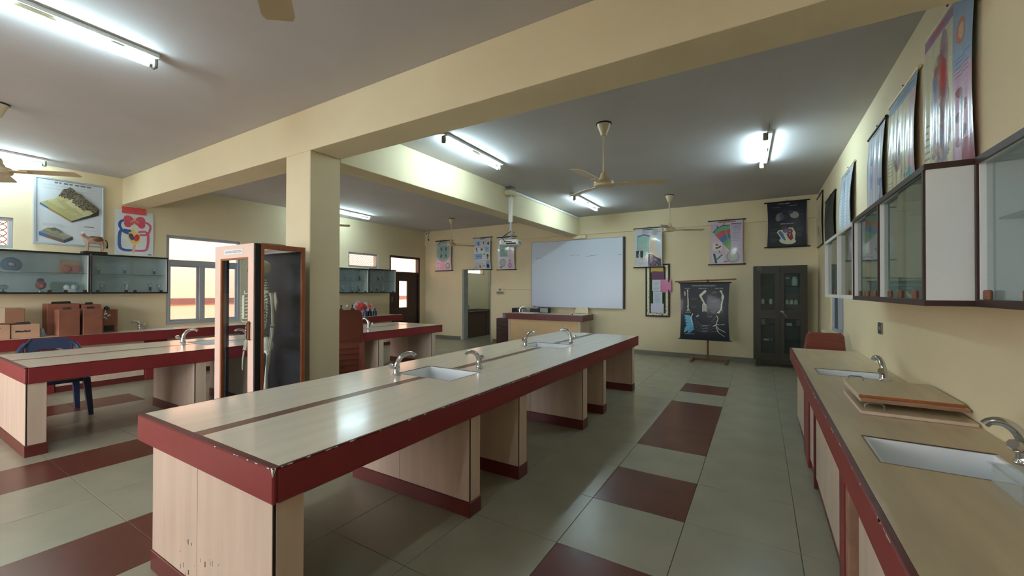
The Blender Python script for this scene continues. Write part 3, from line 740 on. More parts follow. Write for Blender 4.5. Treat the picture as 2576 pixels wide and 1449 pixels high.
# 3 blue-green blocks and rings
a = Art(72, 108, (206, 212, 222), 1.45)
a.rect(.62, 1, 0, .95, (214, 200, 218)); a.rect(.14, .58, .60, .80, (146, 178, 172)); a.rect(.14, .58, .40, .56, (134, 172, 160)); a.ell(.36, .57, .24, .05, (96, 116, 118)); a.ell(.36, .555, .23, .045, (150, 164, 156))
a.ell(.30, .22, .17, .17, (70, 90, 112)); a.ell(.30, .22, .14, .14, (190, 208, 224)); a.ell(.30, .22, .095, .095, (74, 100, 128)); a.ell(.30, .22, .075, .075, (160, 192, 214))
a.ell(.72, .13, .11, .12, (196, 128, 180)); a.ell(.72, .13, .055, .06, (220, 170, 204)); a.ell(.73, .27, .075, .08, (160, 184, 206)); a.ell(.73, .27, .025, .03, (60, 80, 110)); a.rect(.11, .26, .05, .11, (176, 120, 100)); a.rect(.70, .85, .80, .88, (204, 160, 176))
a.lines(.68, .86, .48, .58, 5, (130, 110, 140)); a.lines(.70, .82, .62, .78, 3, (150, 130, 160), .2); a.line([(.12, .80), (.35, .82), (.58, .80)], .012, (60, 72, 80)); a.noise(3, 3)
chart('wall_chart', 'white chart with green blocks and ringed circles behind the projector', (-6.27, yb, 2.03), (1, 0, 0), NB, .55, .90, a, group=G)
# 4 leaf section
a = Art(80, 118, (206, 208, 214), 1.45)
a.rect(.55, .86, .26, .80, (216, 200, 178)); a.rect(.10, .52, .30, .78, (156, 196, 182)); a.rect(.20, .40, .40, .60, (178, 190, 196), .6); a.line([(.12, .79), (.34, .825), (.52, .79)], .06, (112, 114, 170)); a.rect(.10, .118, .38, .80, (60, 66, 90))
a.poly([(.48, .015), (.48, .32), (.62, .32), (.78, .24), (.96, .18), (.96, .015)], (92, 78, 96)); a.line([(.48, .32), (.62, .32), (.78, .24), (.96, .18)], .022, (28, 24, 30))
for k in range(40):
    rnd = random.Random(k); a.ell(.5+.44*rnd.random(), .03+.20*rnd.random(), .015+.03*rnd.random(), .012+.03*rnd.random(), (150, 138, 152) if k % 2 else (62, 52, 70), rot=rnd.random()*3, al=.8)
a.rect(.05, .18, .25, .42, (36, 38, 58)); a.rect(.20, .30, .25, .42, (30, 36, 50)); a.line([(.19, .41), (.14, .30), (.24, .05)], .03, (226, 228, 234)); a.ell(.74, .88, .11, .12, (172, 172, 178))
a.lines(.26, .55, .84, .93, 5, (140, 140, 156)); a.lines(.58, .72, .36, .78, 7, (190, 150, 140), .12); a.lines(.15, .46, .05, .24, 6, (168, 172, 190), .2); a.rect(.26, .68, .945, .965, (20, 20, 24)); a.rect(.80, .92, .36, .80, (196, 206, 220)); a.noise(3, 4)
chart('wall_chart', 'white chart with a green leaf section hanging over the notice board', (-2.475, yb, 1.99), (1, 0, 0), NB, .60, .895, a, group=G, curl=.02, billow=.045, pinch=.0)
# 5 stem wedge on pink
a = Art(84, 120, (214, 190, 210), 1.45)
a.rect(.0, 1, .93, 1, (206, 206, 212)); a.rect(.24, .78, .95, .975, (196, 96, 84)); a.rect(.63, .97, .1, .92, (192, 182, 206)); a.rect(.64, .96, .90, .915, (80, 70, 110)); a.lines(.72, .96, .74, .88, 6, (120, 112, 150), .25); a.lines(.68, .94, .42, .72, 7, (120, 104, 140), .14)
a.poly([(.64, .27), (.07, .73), (.20, .83), (.38, .885), (.60, .88)], (118, 176, 142))
a.poly([(.64, .27), (.15, .66), (.27, .735), (.41, .775), (.62, .79)], (204, 84, 76)); a.poly([(.64, .27), (.25, .58), (.42, .66), (.62, .69)], (80, 116, 178)); a.poly([(.64, .27), (.36, .49), (.50, .56), (.63, .585)], (110, 160, 120)); a.poly([(.64, .27), (.42, .45), (.64, .46)], (120, 176, 90)); a.poly([(.64, .27), (.44, .80), (.50, .80)], (130, 176, 140), .8)
a.line([(.07, .73), (.20, .83), (.38, .885), (.60, .88)], .022, (30, 36, 44)); a.line([(.21, .84), (.20, .885)], .02, (30, 36, 44)); a.line([(.42, .89), (.43, .93)], .02, (30, 36, 44))
a.rect(.06, .36, .32, .50, (226, 222, 220)); a.ell(.19, .45, .05, .035, (196, 100, 40)); a.ell(.28, .40, .05, .025, (40, 50, 30), rot=.5); a.ell(.20, .38, .06, .03, (90, 110, 80)); a.rect(.05, .40, .04, .24, (206, 214, 220)); a.line([(.11, .23), (.17, .05)], .07, (52, 84, 96)); a.line([(.20, .12), (.36, .22)], .04, (70, 100, 90)); a.line([(.26, .31), (.30, .26)], .02, (60, 26, 30))
a.ell(.69, .175, .20, .20, (150, 160, 158)); a.ell(.69, .175, .155, .155, (178, 188, 182)); a.line([(.64, .27), (.72, .17)], .02, (200, 206, 200)); a.line([(.42, .055), (.55, .075)], .02, (90, 30, 50)); a.noise(3, 5)
chart('wall_chart', 'pink chart with a coloured stem wedge between the notice board and dark heart chart', (-.90, yb, 2.005), (1, 0, 0), NB, .60, .92, a, group=G)
# 6 dark heart chart
a = Art(96, 128, (28, 33, 44), 1.36)
a.ell(.30, .66, .085, .13, (122, 124, 122), rot=-.35); a.ell(.37, .68, .045, .13, (70, 84, 120), rot=.1); a.ell(.70, .69, .12, .10, (150, 154, 146), rot=-.5); a.ell(.60, .76, .07, .06, (60, 58, 88))
a.poly([(.27, .34), (.33, .37), (.37, .30), (.52, .09), (.62, .08), (.71, .16), (.73, .30), (.66, .41), (.56, .42), (.50, .36), (.44, .36), (.36, .38), (.28, .37)], (222, 222, 196))
a.ell(.52, .13, .21, .10, (222, 222, 196), rot=-.12); a.poly([(.24, .33), (.30, .37), (.38, .34), (.48, .14), (.42, .12), (.36, .18)], (222, 222, 196)); a.poly([(.28, .32), (.33, .36), (.40, .30), (.48, .15), (.44, .14), (.36, .22)], (70, 122, 178)); a.ell(.58, .34, .08, .075, (132, 42, 56)); a.poly([(.49, .28), (.64, .32), (.67, .18), (.61, .13), (.55, .18)], (136, 40, 52)); a.ell(.44, .41, .08, .07, (110, 40, 52)); a.ell(.47, .35, .07, .06, (84, 120, 178)); a.ell(.58, .34, .03, .03, (180, 140, 140)); a.line([(.60, .29), (.57, .24)], .02, (220, 190, 180))
a.lines(.06, .28, .08, .40, 12, (112, 116, 128), .22, .6); a.lines(.76, .94, .22, .42, 9, (112, 116, 128), .22, .6, 4); a.rect(.14, .32, .875, .885, (150, 152, 160)); a.rect(.56, .78, .895, .906, (150, 152, 160)); a.lines(.40, .54, .60, .82, 9, (106, 110, 122), .22, .6, 6); a.lines(.80, .94, .66, .84, 6, (100, 104, 116), .2, .5, 7); a.noise(2, 6)
chart('wall_chart', 'black chart of the human heart above the steel cupboard', (.115, yb, 2.315), (1, 0, 0), NB, .65, .885, a, m='print_dark', pinch=.05, billow=.03, group='black roller charts', texts=[('HUMAN  HEART', .43, .955, .30), ('INTERNAL STRUCTURE', .50, .505, .34)], tm_='paper')

# right wall charts (left edge of the sheet is the far side)
G = 'roller charts on the right wall'
ux = (0, -1, 0); xr = XR-.004
a = Art(84, 160, (216, 216, 186), 1.6)
a.rect(0, 1, .93, 1, (160, 120, 170)); a.rect(.62, 1, .62, 1, (150, 180, 214)); a.rect(.62, 1, .16, .62, (210, 180, 210)); a.rect(0, 1, 0, .14, (130, 176, 182)); a.rect(.5, .78, .0, .16, (130, 170, 210)); a.rect(.78, 1, 0, .26, (150, 60, 90))
a.ell(.36, .52, .20, .42, (150, 120, 128)); a.ell(.30, .60, .12, .20, (128, 146, 178)); a.ell(.42, .68, .09, .20, (170, 60, 60)); a.ell(.28, .66, .07, .08, (90, 140, 190)); a.ell(.40, .40, .18, .26, (134, 104, 116)); a.ell(.44, .80, .08, .20, (160, 140, 150)); a.ell(.36, .46, .05, .12, (196, 176, 150)); a.ell(.33, .16, .05, .10, (80, 110, 170))
a.ell(.78, .80, .08, .10, (196, 130, 110)); a.ell(.78, .80, .045, .06, (220, 190, 160))
for k in range(7): a.ell(.74+.12*((k*37) % 10)/10, .26+.04*k, .06, .04, (110, 80, 110) if k % 2 else (150, 100, 110), rot=k)
a.mottle(.37, .47, .19, .62, ((150, 116, 120), (128, 100, 112), (170, 140, 132), (112, 126, 160), (150, 80, 80), (186, 160, 140)), 110, 31, .035); a.ell(.43, .70, .05, .13, (186, 62, 58)); a.lines(.04, .16, .2, .5, 8, (120, 120, 100), .2); a.lines(.66, .96, .56, .68, 7, (110, 110, 150), .3); a.rect(.14, .44, .955, .98, (190, 60, 120)); a.noise(4, 7)
chart('wall_chart', 'large glossy anatomy chart with pink title band above the white end panel', (xr, 3.655, 1.96), ux, NR, .73, 1.09, a, rod='cream_plastic', over=.0, pinch=.0, billow=.010, waves=.005, group=G)
a = Art(84, 140, (214, 212, 176), 1.5)
a.rect(0, 1, .90, 1, (120, 162, 206)); a.rect(.74, 1, .1, .9, (208, 180, 190)); a.ell(.36, .60, .15, .30, (146, 120, 122)); a.ell(.36, .60, .10, .22, (176, 150, 140)); a.rect(0, .35, .0, .24, (220, 180, 170)); a.ell(.20, .12, .09, .12, (196, 60, 60)); a.ell(.20, .13, .05, .07, (226, 190, 180)); a.ell(.56, .18, .10, .10, (90, 70, 90)); a.rect(.6, .8, .05, .3, (120, 170, 204)); a.ell(.80, .30, .10, .10, (120, 190, 200)); a.rect(0, .4, .0, .05, (150, 180, 110))
a.mottle(.36, .60, .11, .30, ((150, 120, 120), (126, 104, 112), (186, 160, 146)), 50, 32, .03); a.mottle(.62, .25, .2, .3, ((120, 160, 190), (90, 80, 100), (210, 200, 170)), 26, 33, .03); a.lines(.06, .22, .30, .55, 8, (130, 130, 110), .2); a.lines(.3, .9, .92, .98, 2, (70, 80, 130), .4); a.noise(4, 8)
chart('wall_chart', 'yellow glossy chart with blue title band second along the right wall', (xr, 4.50, 1.97), ux, NR, .70, .99, a, rod='cream_plastic', over=.03, pinch=.0, billow=.016, waves=.005, group=G)
a = Art(70, 120, (196, 204, 222), 1.5)
for k in range(26):
    rnd = random.Random(k+90); a.ell(.1+.8*rnd.random(), .05+.85*rnd.random(), .05+.08*rnd.random(), .02+.05*rnd.random(), ((150, 170, 210), (120, 150, 200), (210, 190, 200), (90, 110, 150))[k % 4], rot=rnd.random()*3, al=.7)
a.rect(.3, .7, .955, .975, (60, 60, 90)); a.noise(4, 9)
chart('wall_chart', 'pale blue glossy chart with black rod third along the right wall', (xr, 5.27, 1.95), ux, NR, .62, .985, a, over=.03, pinch=.02, billow=.016, waves=.005, group=G)
a = Art(70, 120, (204, 214, 226), 1.5)
a.lines(.1, .9, .1, .9, 22, (150, 170, 196), .25, .6); a.line([(.3, .9), (.36, .6), (.32, .2)], .03, (100, 120, 150)); a.rect(.3, .7, .95, .97, (70, 80, 110)); a.noise(4, 10)
chart('wall_chart', 'white and blue chart curling off the wall above the far white cabinet', (xr, 6.83, 1.93), ux, NR, .82, 1.0, a, rod='cream_plastic', over=.02, pinch=.0, billow=.022, curl=.01, waves=.008, group=G)
a = Art(90, 80, (34, 40, 42), .8)
for k in range(24):
    rnd = random.Random(k+40); x, y = .12+.76*rnd.random(), .1+.8*rnd.random(); a.line([(x, y), (x+.12*(rnd.random()-.3), y+.2*(rnd.random()-.5))], .014, (150, 160, 150), .6)
a.noise(2, 11)
chart('wall_chart', 'black chart of white bone drawings on the far right wall', (xr, 8.42, 2.17), ux, NR, 1.0, .73, a, m='print_dark', over=.03, pinch=.04, billow=.015, group='black roller charts')
a = Art(60, 80, (206, 196, 176), 1.3)
a.rect(.3, .45, .2, .4, (60, 56, 50)); a.rect(.6, .72, .1, .34, (60, 56, 50)); a.ell(.5, .65, .2, .25, (180, 160, 140)); a.lines(.1, .9, .4, .9, 12, (170, 160, 140), .2, .5); a.noise(3, 12)
chart('wall_chart', 'cream chart in the corner beside the black heart chart', (xr, 9.57, 2.27), ux, NR, .74, .91, a, over=.03, pinch=.0, billow=.012, group=G)

# ================================================================== EASEL STAND + CHART
r = thing('chart_stand', 'wooden stand with crossbar carrying the black homologous organs chart', 'easel', (-.915, 9.24, 0))
B(-.935, -.90, 9.225, 9.255, .06, 1.66, .003).build('pole', 'wood_brown', r)
o = MB().prism([(-1.54, 9.19, 1.628), (-.405, 9.19, 1.668), (-.405, 9.19, 1.698), (-1.54, 9.19, 1.658)], (0, .03, 0)).build('crossbar', 'wood_brown', r, fixn=True)
B(-1.23, -.58, 9.235, 9.275, .03, .075, .003).build('base_bar', 'wood_brown', r)
for x in (-1.24, -.60): MB().prism([(x, 9.06, .0), (x, 9.06, .035), (x, 9.20, .085), (x, 9.31, .085), (x, 9.45, .035), (x, 9.45, 0)], (.045, 0, 0)).build('foot', 'wood_brown', r, fixn=True)
MB().cyl((-.917, 9.18, 1.668), (-.917, 9.26, 1.668), .016, n=8).build('bolt', 'core_dark', r)
a = Art(150, 180, (24, 30, 42), 1.2)
bo = (206, 206, 182)
a.line([(.155, .86), (.155, .72)], .022, bo); a.line([(.155, .72), (.15, .56)], .016, bo); a.line([(.165, .72), (.168, .56)], .010, bo); a.ell(.155, .865, .018, .018, bo)
for k in range(5): a.line([(.158, .555), (.13+.018*k, .495)], .007, bo)
a.line([(.52, .85), (.43, .78)], .05, bo); a.line([(.41, .775), (.47, .68)], .026, bo); a.line([(.43, .77), (.50, .66)], .018, bo)
for k in range(5): a.line([(.49, .66), (.465+.022*k, .60), (.465+.022*k, .50)], .013, bo)
a.line([(.84, .85), (.89, .76), (.86, .62), (.855, .54), (.81, .50)], .028, bo); a.ell(.84, .85, .03, .02, bo); a.ell(.88, .75, .03, .05, bo); a.ell(.80, .485, .03, .015, bo)
a.ell(.095, .81, .018, .055, (196, 150, 120)); a.ell(.71, .83, .06, .022, (120, 70, 62)); a.line([(.67, .83), (.67, .78)], .01, (120, 70, 62)); a.line([(.75, .83), (.75, .78)], .01, (120, 70, 62)); a.ell(.36, .415, .04, .018, (116, 176, 200), rot=.6); a.line([(.58, .42), (.62, .40), (.66, .42)], .01, (130, 130, 130))
for k in range(7):
    t = k/6; a.ell(.16+.01*k, .40-.245*t, .085, .030, (112-2*k, 186-5*k, 214), rot=-.25+.95*t)
a.poly([(.07, .11), (.10, .21), (.20, .30), (.235, .24), (.14, .14)], (108, 180, 210)); a.line([(.255, .45), (.22, .38), (.25, .26)], .018, (214, 220, 214)); a.ell(.245, .24, .02, .035, (120, 180, 214))
a.line([(.76, .43), (.79, .38), (.745, .27), (.69, .245)], .016, bo); a.line([(.745, .27), (.92, .28)], .010, bo); a.line([(.745, .26), (.80, .20), (.92, .15)], .010, bo); a.line([(.74, .26), (.80, .13), (.90, .075)], .010, bo); a.line([(.74, .26), (.77, .15)], .009, bo)
g = (140, 144, 150)
for k in range(5):
    t = .25-.028*k; a.rect(.455, .565, t, t+.007, (190, 194, 196)); a.line([(.455, t), (.28, .38-.05*k)], .004, g); a.line([(.565, t), (.74, .40-.06*k)], .004, g)
a.lines(.22, .36, .70, .74, 2, g, .3); a.lines(.22, .37, .56, .60, 2, g, .3); a.lines(.64, .78, .66, .70, 2, g, .3); a.lines(.64, .78, .49, .53, 2, g, .3); a.rect(.10, .30, .09, .098, g); a.noise(2, 13)
chart('hanging_chart', 'black homologous organs chart hung on the wooden stand', (-1.435, 9.165, .462), (1, 0, 0), NB, .92, 1.155, a, m='print_dark', pinch=.05, billow=.035, over=.03, nail=False, texts=[('HOMOLOGOUS ORGANS: ANIMALS', .485, .945, .48), ('HUMAN ARM', .15, .90, .12), ('FLIPPER OF SEAL', .47, .90, .17), ('LIMB OF HORSE', .80, .90, .16), ('WING OF BIRD', .16, .475, .12), ('WING OF BAT', .72, .475, .12)], tm_='paper', group='black roller charts')

# ================================================================== BACK WALL THINGS
r = thing('whiteboard', 'large white dry-erase board with brown side frame', 'whiteboard', (-3.985, YB, 1.02))
x0, x1, z0, z1 = -5.215, -2.758, 1.022, 2.728
B(x0+.02, x1-.02, YB-.032, YB-.002, z0+.015, z1-.015).build('backing', 'wood_brown', r)
pn = B(x0+.012, x1-.016, YB-.046, YB-.032, z0+.012, z1-.010).build('panel', 'whiteboard', r)
for q, m in (((x0, x1, z1-.012, z1), 'aluminium'), ((x0, x1, z0, z0+.014), 'aluminium'), ((x0, x0+.014, z0+.014, z1-.012), 'aluminium'), ((x1-.014, x1+.03, z0+.0, z1), 'cab_brown')): B(q[0], q[1], YB-.058, YB-.004, q[2], q[3], .003).build('frame_bar', m, r)
mk = MB(); rnd = random.Random(2)
for (a, b, z, n) in ((-5.07, -4.88, 2.305, 5), (-4.12, -3.85, 2.325, 9), (-3.72, -3.38, 2.32, 9), (-2.88, -2.80, 2.32, 3)):
    for k in range(n):
        xx = a+(b-a)*(k/n); L = (b-a)/n*(.4+.8*rnd.random()); h = .002+.006*rnd.random()
        mk.box(xx, xx+L, YB-.0468, YB-.045, z+.02*math.sin(xx*9)-h/2, z+.02*math.sin(xx*9)+h/2)
o = mk.build('marker_traces', 'black', pn); o['kind'] = 'stuff'
# notice board
r = thing('notice_board', 'tall narrow green notice board with black frame and pinned papers', 'notice board', (-1.99, YB, .865))
x0, x1, z0, z1 = -2.255, -1.73, .865, 2.06
B(x0+.02, x1-.02, YB-.02, YB-.002, z0+.02, z1-.02).build('felt', 'green_felt', r)
for q in ((x0, x1, z1-.03, z1), (x0, x1, z0, z0+.03), (x0, x0+.03, z0+.03, z1-.03), (x1-.03, x1, z0+.03, z1-.03)): B(q[0], q[1], YB-.038, YB-.002, q[2], q[3], .004).build('frame_bar', 'black', r)
for q in ((x0+.035, x0+.085, z0+.035, z1-.035), (x1-.085, x1-.035, z0+.035, z1-.035), (x0+.085, x1-.085, z0+.035, z0+.08), (x0+.085, x1-.085, z1-.08, z1-.035)):
    b = B(q[0], q[1], YB-.023, YB-.020, q[2], q[3]).build('lace_border', 'cream_plastic', r)
    rnd = random.Random(int(q[2]*100)); mb = MB()
    for k in range(22):
        xx = q[0]+(q[1]-q[0])*rnd.random(); zz = q[2]+(q[3]-q[2])*rnd.random(); mb.box(xx-.006, xx+.006, YB-.0236, YB-.0225, zz-.006, zz+.006)
    o = mb.build('border_print', 'green_felt', b); o['kind'] = 'stuff'
def paper(x0, x1, z0, z1, rgb, nm, d=.004, text=None, lines=0):
    a = Art(24, 32, rgb, 1.3)
    if lines: a.lines(.15, .85, .12, .85, lines, tuple(v*.7 for v in rgb), .3, .7)
    sh = Sheet((x0, YB-.022, z0), (1, 0, 0), NB, x1-x0, z1-z0, 0, d, .004, .002); return sheet_mesh(r, sh, a, 'print_matt', nm)
paper(-2.135, -1.865, 1.87, 1.995, (206, 172, 84), 'paper'); paper(-2.115, -1.845, 1.70, 1.93, (112, 70, 104), 'paper', lines=6); paper(-2.105, -1.90, 1.44, 1.70, (206, 208, 216), 'paper', .008, lines=8)
paper(-2.085, -1.885, 1.155, 1.435, (200, 208, 222), 'paper', .006, lines=7); paper(-2.135, -1.855, .955, 1.165, (206, 208, 226), 'paper', .006)
paper(-1.92, -1.69, 1.418, 1.705, (220, 140, 178), 'paper', .02)
# switch board with conduit
r = thing('switch_board', 'white switch board on the wall left of the whiteboard', 'switch board', (-6.21, YB, 1.36))
B(-6.325, -6.095, YB-.05, YB-.002, 1.365, 1.548, .006).build('box', 'cream_plastic', r)
B(-6.25, -6.16, YB-.056, YB-.05, 1.455, 1.505, .002).build('switch_plate', 'skirting', r); B(-6.315, -6.105, YB-.056, YB-.05, 1.375, 1.425, .002).build('socket_plate', 'skirting', r)
tag(B(-6.095, -5.22, YB-.022, YB-.001, 1.478, 1.496, .004).build('cable_conduit', 'wall', None, loc=(-5.65, YB, 1.478)), 'cream cable conduit running from switch board to whiteboard', 'conduit')
tag(B(-3.872, -3.847, 6.42, YB-.05, 3.235, 3.275, .004).build('cable_trunking', 'white_plastic', None, loc=(-3.86, 8, 3.235)), 'white cable trunking along the top of the beam', 'conduit')
tag(B(-3.845, -3.825, YB-.05, YB-.037, 2.76, 3.27, .003).build('cable_conduit', 'wall', None, loc=(-3.835, YB-.04, 2.76)), 'cream vertical conduit at the beam end above the whiteboard', 'conduit')
r = thing('switch_box', 'small metal switch plate on the wall above the right counter', 'switch', (XR, 4.9, 1.06))
B(XR-.014, XR, 4.85, 4.98, 1.06, 1.165, .004).build('plate', 'steel', r); MB().cyl((XR-.018, 4.915, 1.11), (XR-.013, 4.915, 1.11), .02, n=10).build('button', 'skirting', r)
# projector on a telescopic pole
r = thing('projector', 'white ceiling projector hanging on a telescopic pole', 'projector', (-3.80, 6.28, ZC))
px, py = -3.80, 6.24
MB().box(px-.06, px+.06, py-.08, py+.08, 3.26, ZC, .004).cyl((px, py, 3.10), (px, py, 3.27), .034, n=14).build('ceiling_bracket', 'steel', r, smooth=True)
B(px-.075, px+.085, py-.11, py+.10, 3.135, 3.225, .02).build('junction_box', 'cream_plastic', r)
MB().box(px-.030, px+.030, py-.030, py+.030, 2.66, 3.14, .008).build('pole', 'white_plastic', r)
MB().cyl((px, py, 2.42), (px, py, 2.68), .018, n=12).cyl((px-.032, py-.02, 2.84), (px-.03, py-.03, 2.84), .013, n=8).build('inner_pole', 'steel', r, smooth=True)
MB().tube([(px, py, 2.44), (px+.03, py-.02, 2.40), (px, py-.03, 2.36)], .014, 8).box(px-.07, px+.07, py-.07, py+.07, 2.355, 2.375).cyl((px+.06, py, 2.48), (px+.09, py, 2.48), .012, n=8).cyl((px+.03, py+.02, 2.44), (px+.06, py+.02, 2.44), .012, n=8).build('mount_arms', 'steel', r, smooth=True)
bd = MB().box(px-.17, px+.17, py-.14, py+.17, 2.245, 2.345, .02).rotz(.25, (px, py)).build('housing', 'white_plastic', r)
MB().cyl((px-.10, py-.155, 2.30), (px-.10, py-.135, 2.30), .032, n=16).rotz(.25, (px, py)).build('lens', 'steel', bd, smooth=True)
MB().box(px-.04, px+.14, py-.1425, py-.139, 2.26, 2.285).rotz(.25, (px, py)).build('port_panel', 'black', bd); MB().box(px+.168, px+.1725, py-.08, py+.12, 2.265, 2.325).rotz(.25, (px, py)).build('vent_panel', 'skirting', bd)
MB().tube([(px+.02, py-.02, 2.50), (px-.06, py-.06, 2.44), (px-.10, py-.12, 2.38), (px-.02, py-.17, 2.31), (px+.10, py-.12, 2.30)], .007, 7).build('cable', 'black', r, smooth=True)
# security camera
r = thing('security_camera', 'small white security camera in the ceiling corner above the brown door', 'camera', (-8.88, 9.60, ZC))
MB().cyl((-8.88, 9.60, 3.25), (-8.88, 9.60, ZC), .03, n=12).build('mount', 'white_plastic', r, smooth=True)
MB().cyl((-8.86, 9.62, 3.245), (-8.82, 9.50, 3.205), .04, n=14).build('housing', 'white_plastic', r, smooth=True)
MB().cyl((-8.822, 9.504, 3.206), (-8.819, 9.494, 3.203), .022, n=12).build('lens', 'black', r)
MB().tube([(-8.88, 9.62, 3.24), (-8.87, 9.63, 3.16), (-8.88, 9.63, 3.08), (-8.86, 9.63, 3.02)], .006, 6).box(-8.875, -8.845, 9.62, 9.64, 3.0, 3.06).build('cable', 'black', r)

# ================================================================== CEILING FANS
def make_fan():
    r = thing('ceiling_fan', '', 'fan', (0, 0, 0), 'cream three-bladed ceiling fans')
    MB().lathe((0, 0, -.012), [(.085, 0), (.085, .012)], 20).build('ceiling_plate', 'black', r)
    MB().lathe((0, 0, -.14), [(.018, 0), (.03, .004), (.045, .05), (.072, .115), (.075, .127)], 20).build('canopy', 'fan_cream', r, smooth=True)
    MB().cyl((0, 0, -.55), (0, 0, -.13), .011, n=10).build('rod', 'fan_cream', r, smooth=True)
    MB().lathe((0, 0, -.62), [(.05, 0), (.055, .01), (.042, .03), (.035, .07), (.02, .085)], 18).build('lower_canopy', 'fan_cream', r, smooth=True)
    MB().lathe((0, 0, -.70), [(.06, 0), (.10, .006), (.108, .018), (.108, .03), (.112, .034), (.108, .038), (.108, .055), (.09, .068), (.05, .08)], 28).build('motor', 'fan_cream', r, smooth=True)
    for k in range(3):
        a = 2*PI*k/3; ca, sa = math.cos(a), math.sin(a)
        def P(x, y, z): return (x*ca-y*sa, x*sa+y*ca, z)
        top = [(.20, -.052, -.655), (.63, -.062, -.650), (.66, -.05, -.650), (.66, .052, -.667), (.63, .066, -.669), (.20, .055, -.668)]
        bl = MB().prism([P(*q) for q in top], (0, 0, -.004)).build('blade', 'fan_cream', r, fixn=True)
        MB().prism([P(.085, -.02, -.664), P(.16, -.028, -.660), P(.26, -.03, -.661), P(.26, .03, -.667), P(.16, .028, -.668), P(.085, .02, -.668)], (0, 0, -.009)).build('blade_arm', 'fan_cream', bl, fixn=True)
    return r
fan = make_fan()
for i, (x, y, a, l) in enumerate(((-1.473, 4.39, .42, 'cream ceiling fan in the middle of the far right ceiling bay'), (-1.493, 8.317, .55, 'cream ceiling fan nearest the whiteboard wall in front of the charts'), (-6.755, 8.196, 1.1, 'cream ceiling fan near the doorway and brown door'),
        (-6.45, .84, .785, 'cream ceiling fan at the left edge beside the tube light'), (-1.27, .615, 2.50, 'cream ceiling fan overhead with one blade tip showing'), (-6.75, 4.33, 1.05, 'cream ceiling fan mostly hidden behind the column'))):
    place(fan, i > 0, (x, y, ZC), a, l)

# ================================================================== TUBE LIGHTS
def make_tube():
    r = thing('tube_light', '', 'light', (0, 0, 0), 'fluorescent tube lights on the ceiling')
    B(-.010, .045, -.64, .64, -.030, 0, .004).build('batten', 'white_plastic', r)
    for s in (-1, 1): MB().box(-.052, .004, s*.615, s*.645, -.10, -.012, .008).build('lamp_holder', 'skirting', r)
    MB().cyl((-.032, -.61, -.078), (-.032, .61, -.078), .0155, n=14).build('tube', 'tube_glow', r, smooth=True)
    for s in (-1, 1): MB().cyl((-.032, s*.597, -.078), (-.032, s*.613, -.078), .0165, n=14).build('tube_cap', 'steel', r, smooth=True)
    B(-.012, .014, -.10, .09, -.050, -.035, .003).build('ballast_cover', 'cream_plastic', r); B(.0, .018, .36, .44, -.040, -.034).build('starter', 'skirting', r)
    MB().tube([(0, -.66, -.004), (.01, -.75, -.004), (.0, -.9, -.004)], .002, 5).build('supply_wire', 'black', r)
    return r
tube = make_tube()
for i, (x, y, rz, l) in enumerate(((-4.03, .68, .05, 'lit fluorescent tube nearest the viewer at the upper left'), (-8.55, .93, .12, 'lit fluorescent tube near the left wall above the small ventilator'), (-3.19, 4.36, .03, 'lit fluorescent tube right beside the beam and column'), (.06, 6.20, .03, 'lit fluorescent tube alone near the right wall'), (-3.04, 8.03, 0, 'lit fluorescent tube nearest the whiteboard'), (-8.17, 6.24, .1, 'lit fluorescent tube behind the column on the left ceiling'),
        (-1.0, -.85, 0., 'added lit fluorescent tube, unseen on the ceiling just behind the viewer'), (-6.9, 12.0, 0., 'added lit fluorescent tube, unseen inside the store room'))):  # the last two tubes are added out of view to brighten bench and store
    place(tube, i > 0, (x, y, ZC), rz, l)

# ================================================================== TEACHER'S DESK AREA
r = thing('demonstration_desk', 'demonstration desk with white top, red edge and peach front panel', 'desk', (-4.46, 9.1, 0))
x0, x1, y0, y1, zt = -5.49, -3.43, 8.78, 9.46, .892
B(x0+.01, x1-.01, y0+.01, y1-.01, zt-.03, zt, .002).build('worktop', 'laminate_top', r)
for q in ((x0, x1, y0, y0+.016), (x0, x1, y1-.016, y1), (x0, x0+.016, y0+.016, y1-.016), (x1-.016, x1, y0+.016, y1-.016)): B(*q, zt-.145, zt-.003, .004).build('apron_board', 'skirt_red', r)
B(x0+.11, x1-.13, y0+.05, y0+.07, .02, zt-.14).build('front_panel', 'desk_peach', r)
for xa, xb in ((x0+.06, x0+.12), (x1-.14, x1-.07)): B(xa, xb, y0+.035, y1-.06, 0, zt-.13, .003).build('leg_panel', 'laminate', r)
basin(r, -5.12, -4.80, 8.95, 9.25, zt+.018, .10)
faucet(r, -5.22, 9.03, zt, math.radians(10), .16, .14, 1)
r = thing('drawer_unit', 'dark brown drawer cabinet left of the demonstration desk', 'drawer unit', (-5.77, 9.4, 0))
B(-6.04, -5.52, 9.20, 9.62, .05, .715, .004).build('body', 'drawer_brown', r)
for k in range(4):
    d = B(-6.025, -5.535, 9.185, 9.20, .075+.155*k, .215+.155*k, .004).build('drawer', 'drawer_brown', r)
    MB().box(-5.85, -5.71, 9.172, 9.186, .15+.155*k, .165+.155*k, .003).build('handle', 'core_dark', d)
for x in (-6.02, -5.55): B(x-.015, x+.015, 9.22, 9.25, 0, .05).build('foot', 'steel', r)
def device(name, label, cat, x0, x1, y0, y1, z0, z1, m, extra=()):
    t = thing(name, label, cat, ((x0+x1)/2, (y0+y1)/2, z0)); B(x0, x1, y0, y1, z0, z1, .006).build('housing', m, t)
    for nm, q, mm in extra: B(*q, .002).build(nm, mm, t)
    return t
